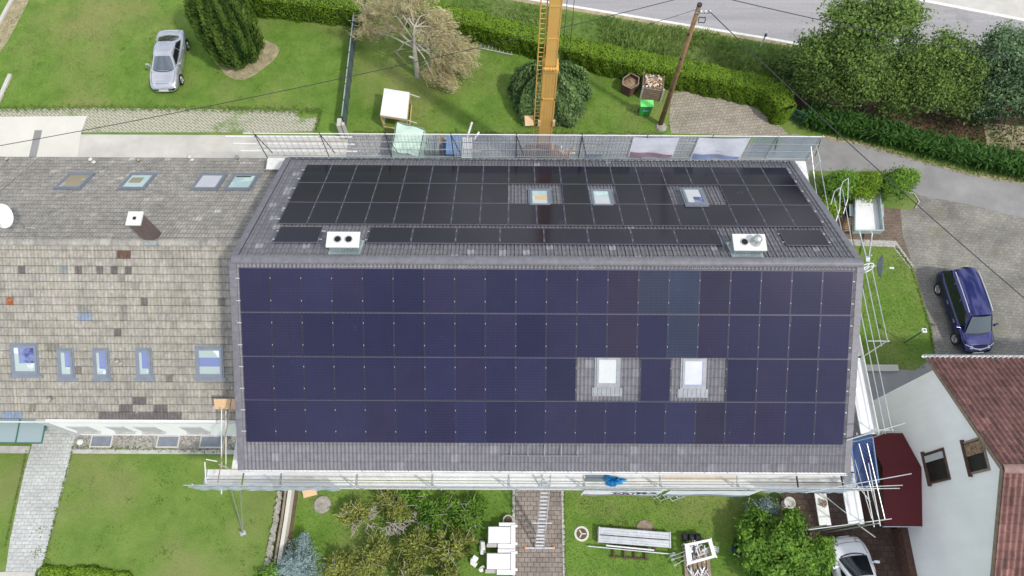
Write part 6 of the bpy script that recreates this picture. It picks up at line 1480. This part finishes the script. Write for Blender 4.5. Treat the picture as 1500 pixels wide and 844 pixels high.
# bright bush at the lower right
p=at(1150,815,.0); tree('bush','large bright green bush at the bottom right beside the white car',(p.x,p.y),[(*at(1150,800,1.5)[:2],1.4,1.0,.9,.8),(*at(1108,795,1.0)[:2],1.0,.75,.75,.6),(*at(1190,820,1.1)[:2],1.1,.85,.75,.65),(*at(1135,838,1.2)[:2],1.1,.9,.7,.7),(*at(1180,846,1.1)[:2],1.1,.8,.7,.7),(*at(1112,757,.9)[:2],.8,.35,.45,.5),(*at(1160,766,1.4)[:2],1.2,.65,.5,.6),(*at(1098,825,.8)[:2],.8,.45,.5,.5),(*at(1092,775,.8)[:2],.8,.4,.4,.4),(*at(1205,800,.9)[:2],.9,.4,.4,.4)],400,46,.12,.16,'leaf_bush',.08,cat='bush',aspect=.5,limbs=16)
p=at(1118,745,.5); tree('shrub','thin grey green shrub between the bright bush and scaffold',(p.x,p.y),[(p.x,p.y,.5,.7,.3,.5)],30,45,.12,.1,'leaf_spruce',.03,cat='shrub',limbs=4)
# hedges
def hedge(name,label,pts,w,h,n,endcap=True,mat='leaf_hedge'):
    P_=[Vector((x,y,0)) for x,y in pts]; t=thing(name,label,'hedge',P_[len(P_)//2])
    seg=[(b-a).length for a,b in zip(P_,P_[1:])]; tot=sum(seg)
    mb=MB()
    for a,b in zip(P_,P_[1:]): d_=(b-a).normalized()*(.0 if w<.6 else -.05); mb.beam(a-d_+Vector((0,0,h/2-.03)),b+d_+Vector((0,0,h/2-.03)),w-.14,h-.10)
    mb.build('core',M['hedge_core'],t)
    u=rng.random(n)*tot; cs=np.cumsum([0]+seg); i=np.clip(np.searchsorted(cs,u)-1,0,len(seg)-1); f=(u-cs[i])/np.array(seg)[i]
    A=np.array([list(v) for v in P_]); base=A[i]*(1-f[:,None])+A[i+1]*f[:,None]; dr=A[i+1]-A[i]; dr/=np.linalg.norm(dr,axis=1,keepdims=True); nr=np.stack([-dr[:,1],dr[:,0],0*dr[:,0]],1)
    k=rng.random(n); top=k<w/(w+2*h)*1.0; sd=np.where(rng.random(n)<.5,-1,1)
    lat=np.where(top,(rng.random(n)-.5)*w,sd*w/2); zz=np.where(top,h,rng.random(n)*h)
    wob=.05*np.sin(3.1*u+1.3)+.035*np.sin(9*u+4*zz); ed=np.abs(lat)/(w/2)
    zz=zz-np.where(top,.10*ed**4,0)+np.where(top,wob+rng.normal(0,.03,n),0); lat=lat+np.where(top,0,sd*(wob-.07*(zz/h)**6+rng.normal(0,.03,n)))
    cen=base+nr*lat[:,None]; cen[:,2]=zz; nn=np.where(top[:,None],np.array([0,0,1.0]),nr*sd[:,None]); nn=nn*.9+unit(n)*.65
    ends=rng.random(n)<.06*min(1,20/tot); e2=rng.random(n)<.5; ey=(rng.random(n)-.5)*w; rr_=rng.random(n)*2*PI
    e0=np.where(e2[:,None],A[0],A[-1]); ed_=np.where(e2[:,None],-dr[u.argmin()],dr[u.argmax()]); en=np.stack([-ed_[:,1],ed_[:,0],0*ed_[:,0]],1)
    ce=e0+en*ey[:,None]+ed_*(.22*(1-(2*ey/w)**2)+.02)[:,None]; ce[:,2]=rng.random(n)*h
    cen=np.where(ends[:,None],ce,cen); nn=np.where(ends[:,None],ed_+unit(n)*.6,nn)
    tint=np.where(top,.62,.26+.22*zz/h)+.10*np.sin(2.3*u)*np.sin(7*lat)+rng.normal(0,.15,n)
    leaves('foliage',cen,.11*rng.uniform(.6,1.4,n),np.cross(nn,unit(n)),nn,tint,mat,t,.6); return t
hz=1.42
hp=[(600,41),(640,50),(700,65),(760,81),(800,92),(900,116),(1000,135),(1080,152)]
hw_=[(at(x,y).x+.1,at(x,y).y+.62) for x,y in hp]; a=at(1122,158); hw_+=[(a.x,a.y+.50),(at(1146,168).x-.45,at(1146,168).y+.15),(at(1150,178).x-.35,at(1150,178).y)]
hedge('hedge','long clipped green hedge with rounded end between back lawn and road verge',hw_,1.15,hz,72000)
hedge('hedge','short clipped hedge along the top edge behind the fence',[tuple(at(x,y,hz))[:2] for x,y in ((330,-16),(440,-4),(520,4),(532,6))],1.2,hz+.1,16000)
hedge('hedge','low dark clipped hedge at the bottom left by the pale path',[tuple(at(x,y,.15))[:2] for x,y in ((60,840),(120,839),(185,848))],.5,.16,4000)
# tall grass on the verge and maize strip: uncountable
def inpoly(P,poly):
    x,y=P[:,0],P[:,1]; c=np.zeros(len(P),bool); j=len(poly)-1
    for i in range(len(poly)):
        xi,yi=poly[i]; xj,yj=poly[j]; c^=((yi>y)!=(yj>y))&(x<(xj-xi)*(y-yi)/(yj-yi+1e-12)+xi); j=i
    return c
def scatter(poly,n):
    a=np.array(poly); lo,hi=a.min(0),a.max(0); P=lo+rng.random((n*4,2))*(hi-lo); P=P[inpoly(P,poly)]; return P[:n]
vp=[(p[0],p[1]-.42) for p in lower[1:6]][::-1]+[(-12,22.6)]+[(x,y+.75) for x,y in hw_[1:9]]+gp((1165,140),(1230,118))+[(22,16.2)]
P=scatter(vp,20000); n=len(P); patch=np.sin(P[:,0]*1.3+2*np.sin(P[:,1]))*.5+np.sin(P[:,0]*.5-P[:,1]*1.1)*.5
hgt=(.30+.18*patch+.16*rng.random(n))*np.where(P[:,0]>4,1.25,.75); lean=rng.normal(0,.35,(n,2))+np.array([.1,-.25])
tan=np.concatenate([lean,np.ones((n,1))],1); cen=np.concatenate([P,(hgt*.45)[:,None]],1)
o=leaves('tall_grass',cen,hgt,tan,unit(n)*.6+np.array([0,-.5,.4]),.38+.16*patch+rng.normal(0,.16,n),'blade',None,.14); tag(o,'tall unmown grass on the verge between hedge and road','grass',kind='stuff')
mz=gp((1166,176),(1185,165),(1215,172),(1300,192),(1340,205),(1440,228),(1500,238),(1600,255),(1600,290),(1500,262),(1420,246),(1340,225),(1262,205),(1212,196),(1180,186))
P=scatter(mz,2600); n=len(P); cen=[];tan=[];siz=[];ti=[]
for k in range(9):
    a=rng.random(n)*2*PI; l=rng.uniform(.30,.55,n); el=rng.uniform(-.1,1.0,n); d=np.stack([np.cos(a),np.sin(a),el],1); d/=np.linalg.norm(d,axis=1,keepdims=True)
    z=rng.uniform(.15,.75,n); c_=np.concatenate([P,z[:,None]],1)+d*l[:,None]*.5; cen.append(c_);tan.append(d);siz.append(l);ti.append(.22+.55*(z-.15)+rng.normal(0,.14,n)+.12*np.sin(P[:,0]*2.1)*np.sin(P[:,1]*3))
cen=np.concatenate(cen);tan=np.concatenate(tan);siz=np.concatenate(siz);ti=np.concatenate(ti)
o=leaves('maize_strip',cen,siz,tan,np.array([0,0,1.0])+unit(len(cen))*.5,ti,'leaf_corn',None,.20,.12); tag(o,'dense strip of dark green leafy crop along the driveway','crop',kind='stuff')
pl_=gp((1200,150),(1500,160),(1600,190),(1600,240),(1500,225),(1330,190),(1240,170)); P=scatter(pl_,2600); n=len(P); cen=np.concatenate([P,rng.uniform(.02,.3,n)[:,None]],1)
o=leaves('undergrowth',cen,rng.uniform(.1,.25,n),unit(n)+np.array([0,0,.5]),unit(n)+np.array([0,0,.6]),.2+rng.normal(0,.15,n),'leaf_road',None,.4); tag(o,'low scrubby undergrowth on reddish soil beneath the roadside trees','undergrowth',kind='stuff')
# short lawn blades: one mass
P=scatter([(-34,13.5),(-34,26),(-6,24),(9,18),(9,12.5),(-10.5,12.6),(-11,13.6),(-14,13.6),(-25,13.6)],62000); Q=scatter([(-24,-12),(-24,-5.7),(-1.2,-7.3),(1.1,-7.3),(12,-7.4),(12,-12)],36000); Q=Q[Q[:,0]>-11.6]; R2=scatter(gp((1215,362),(1305,362),(1335,392),(1362,480),(1368,518),(1350,542),(1216,540)),9000)
P=np.concatenate([P,Q,R2])
bad=inpoly(P,[(-1.2,-7),(1.1,-7),(1.1,-13),(-1.2,-13)])|inpoly(P,gp((48,640),(108,640),(62,850),(0,860)))|inpoly(P,gp((-60,150),(20,-20),(40,-40),(-90,-40)))|inpoly(P,gp((395,716),(440,716),(420,860),(380,860)))|inpoly(P,[(-22,-5.7),(-13,-5.7),(-13,-4),(-22,-4)])
P=P[~bad]; n=len(P); s_=rng.uniform(.035,.08,n); cen=np.concatenate([P,(s_*.3)[:,None]],1); pt_=np.sin(P[:,0]*.9+1.7*np.sin(P[:,1]*.7))*.5
o=leaves('lawn_blades',cen,s_,np.concatenate([rng.normal(0,.7,(n,2)),np.ones((n,1))*.45],1),unit(n)*.7+np.array([0,0,1.5]),.55+.16*pt_+rng.normal(0,.18,n),'blade_lawn',None,.35); tag(o,'short mown lawn grass around the houses','grass',kind='stuff')
P=scatter([(-21.9,-5.53),(-13.4,-5.53),(-13.4,-4.9),(-21.9,-4.9)],2600); n=len(P); z=rng.uniform(.015,.03,n)
o=leaves('gravel_stones',np.concatenate([P,z[:,None]],1),rng.uniform(.05,.12,n),np.concatenate([unit(n)[:,:2],np.zeros((n,1))+.01],1),unit(n)*.4+np.array([0,0,1]),.5+rng.normal(0,.25,n),'pebble',None,.8); tag(o,'loose beige gravel along the old house wall','gravel',kind='stuff')
p=at(182,647,.1); t=thing('white_stone','white stone lying in the gravel beside the first cellar light well','stone',(at(118,648).x,at(118,648).y,0)); q_=at(118,648); MB().lathe([(.10,0),(.16,.06),(.10,.17),(0,.2)],(q_.x,q_.y,0),8).build('stone',M['chim_white'],t)

# ragged lawn edges and weeds
E_=[]
def edge(p,q,n,s):
    n=int(n*.4); u=rng.random(n); E_.append(np.stack([p[0]+(q[0]-p[0])*u+rng.normal(0,s,n)*.4,p[1]+(q[1]-p[1])*u+rng.normal(0,s,n)+.16*np.sin(5*u*20)*s*4],1))
e0=[at(x,y) for x,y in ((-60,160),(120,158),(330,160),(470,163))]
for p_,q_ in zip(e0,e0[1:]): edge(p_,q_,2600,.11)
edge(at(470,163),at(462,193),700,.12)
for q in (((108,655),(62,835)),((40,660),(8,800)),((110,655),(330,662))): edge(at(*q[0]),at(*q[1]),700,.045)
edge((-1.25,-7.4),(-1.2,-11),500,.03); edge((1.16,-7.4),(1.12,-11),500,.03); edge((-10.4,12.35),(7.3,12.4),2600,.06)
ed=[at(x,y) for x,y in ((1312,362),(1335,392),(1362,480),(1368,518))]
for p_,q_ in zip(ed,ed[1:]): edge(p_,q_,420,.05)
ed=[at(x,y) for x,y in ((1166,186),(1262,210),(1340,232),(1420,253),(1500,266))]
for p_,q_ in zip(ed,ed[1:]): edge(p_,q_,800,.10)
P=np.concatenate(E_); n=len(P); s_=rng.uniform(.06,.15,n)
o=leaves('edge_grass',np.concatenate([P,(.02+s_*.3)[:,None]],1),s_,np.concatenate([rng.normal(0,.8,(n,2)),np.ones((n,1))*.6],1),unit(n)*.7+np.array([0,0,1.2]),.75+rng.normal(0,.2,n),'blade_lawn',None,.35); tag(o,'ragged grass growing over the edges of paving','grass',kind='stuff')
c0=np.concatenate([scatter([(-33,14),(-33,22),(-12,22),(-12,14)],60),scatter([(-10,13),(-10,20),(6,16.5),(6,13)],50),scatter([(-23,-10.8),(-22,-6),(-12,-6.5),(-12,-10.8)],45),scatter([(1.4,-10.8),(1.4,-7.6),(9,-7.6),(9,-10.8)],30)])
k=len(c0); sp=rng.uniform(.08,.3,k); P=(c0[:,None]+rng.normal(size=(k,18,2))*sp[:,None,None]).reshape(-1,2); n=len(P)
o=leaves('lawn_weeds',np.concatenate([P,rng.uniform(.02,.06,n)[:,None]],1),rng.uniform(.04,.09,n),unit(n),unit(n)*.5+np.array([0,0,1.0]),np.repeat(rng.uniform(.25,1,k),18)+rng.normal(0,.12,n),'blade_lawn',None,.6); tag(o,'clover and weed patches in the lawns','weeds',kind='stuff')

# ---------------------------------------------------------------- sky, sun, camera
w=bpy.data.worlds.new('World'); S.world=w; w.use_nodes=True; nt=w.node_tree; bg=nt.nodes['Background']
sky=nt.nodes.new('ShaderNodeTexSky'); sky.sky_type='NISHITA'; sky.sun_disc=False; sky.sun_elevation=SUN_EL; sky.sun_rotation=PI/2-SUN_AZ; sky.air_density=1.0; sky.dust_density=1.5
tc=nt.nodes.new('ShaderNodeTexCoord'); nz=nt.nodes.new('ShaderNodeTexNoise'); nz.inputs['Scale'].default_value=4.6; nz.inputs['Detail'].default_value=8; nz.inputs['Roughness'].default_value=.6
rp=nt.nodes.new('ShaderNodeValToRGB'); rp.color_ramp.elements[0].position=.46; rp.color_ramp.elements[1].position=.56
mx=nt.nodes.new('ShaderNodeMix'); mx.data_type='RGBA'; mx.inputs[7].default_value=(7.2,7.3,7.6,1)
nt.links.new(tc.outputs['Generated'],nz.inputs['Vector']); nt.links.new(nz.outputs['Fac'],rp.inputs['Fac']); nt.links.new(rp.outputs['Color'],mx.inputs[0]); nt.links.new(sky.outputs[0],mx.inputs[6]); nt.links.new(mx.outputs[2],bg.inputs['Color'])
bg.inputs['Strength'].default_value=.19
sl=bpy.data.lights.new('Sun','SUN'); sl.energy=2.6; sl.angle=R(3); sl.color=(1,.955,.88); so=bpy.data.objects.new('Sun',sl); C.objects.link(so)
sd_=Vector((math.cos(SUN_EL)*math.cos(SUN_AZ),math.cos(SUN_EL)*math.sin(SUN_AZ),math.sin(SUN_EL))); so.rotation_euler=sd_.to_track_quat('Z','Y').to_euler(); so.location=sd_*60
cd=bpy.data.cameras.new('Camera'); cd.sensor_width=36; cd.sensor_fit='HORIZONTAL'; cd.lens=F_*36/1500; cd.clip_end=2000; cd.clip_start=.1
co=bpy.data.objects.new('Camera',cd); C.objects.link(co); mt=Matrix((AX,AU,-AF)).transposed().to_4x4(); mt.translation=Vector((CX,CY,CZ)); co.matrix_world=mt; S.camera=co
S.view_settings.view_transform='Standard'; S.view_settings.look='None'; S.view_settings.exposure=0; S.view_settings.gamma=1
S.cycles.max_bounces=6; S.cycles.transparent_max_bounces=12; S.cycles.use_denoising=True
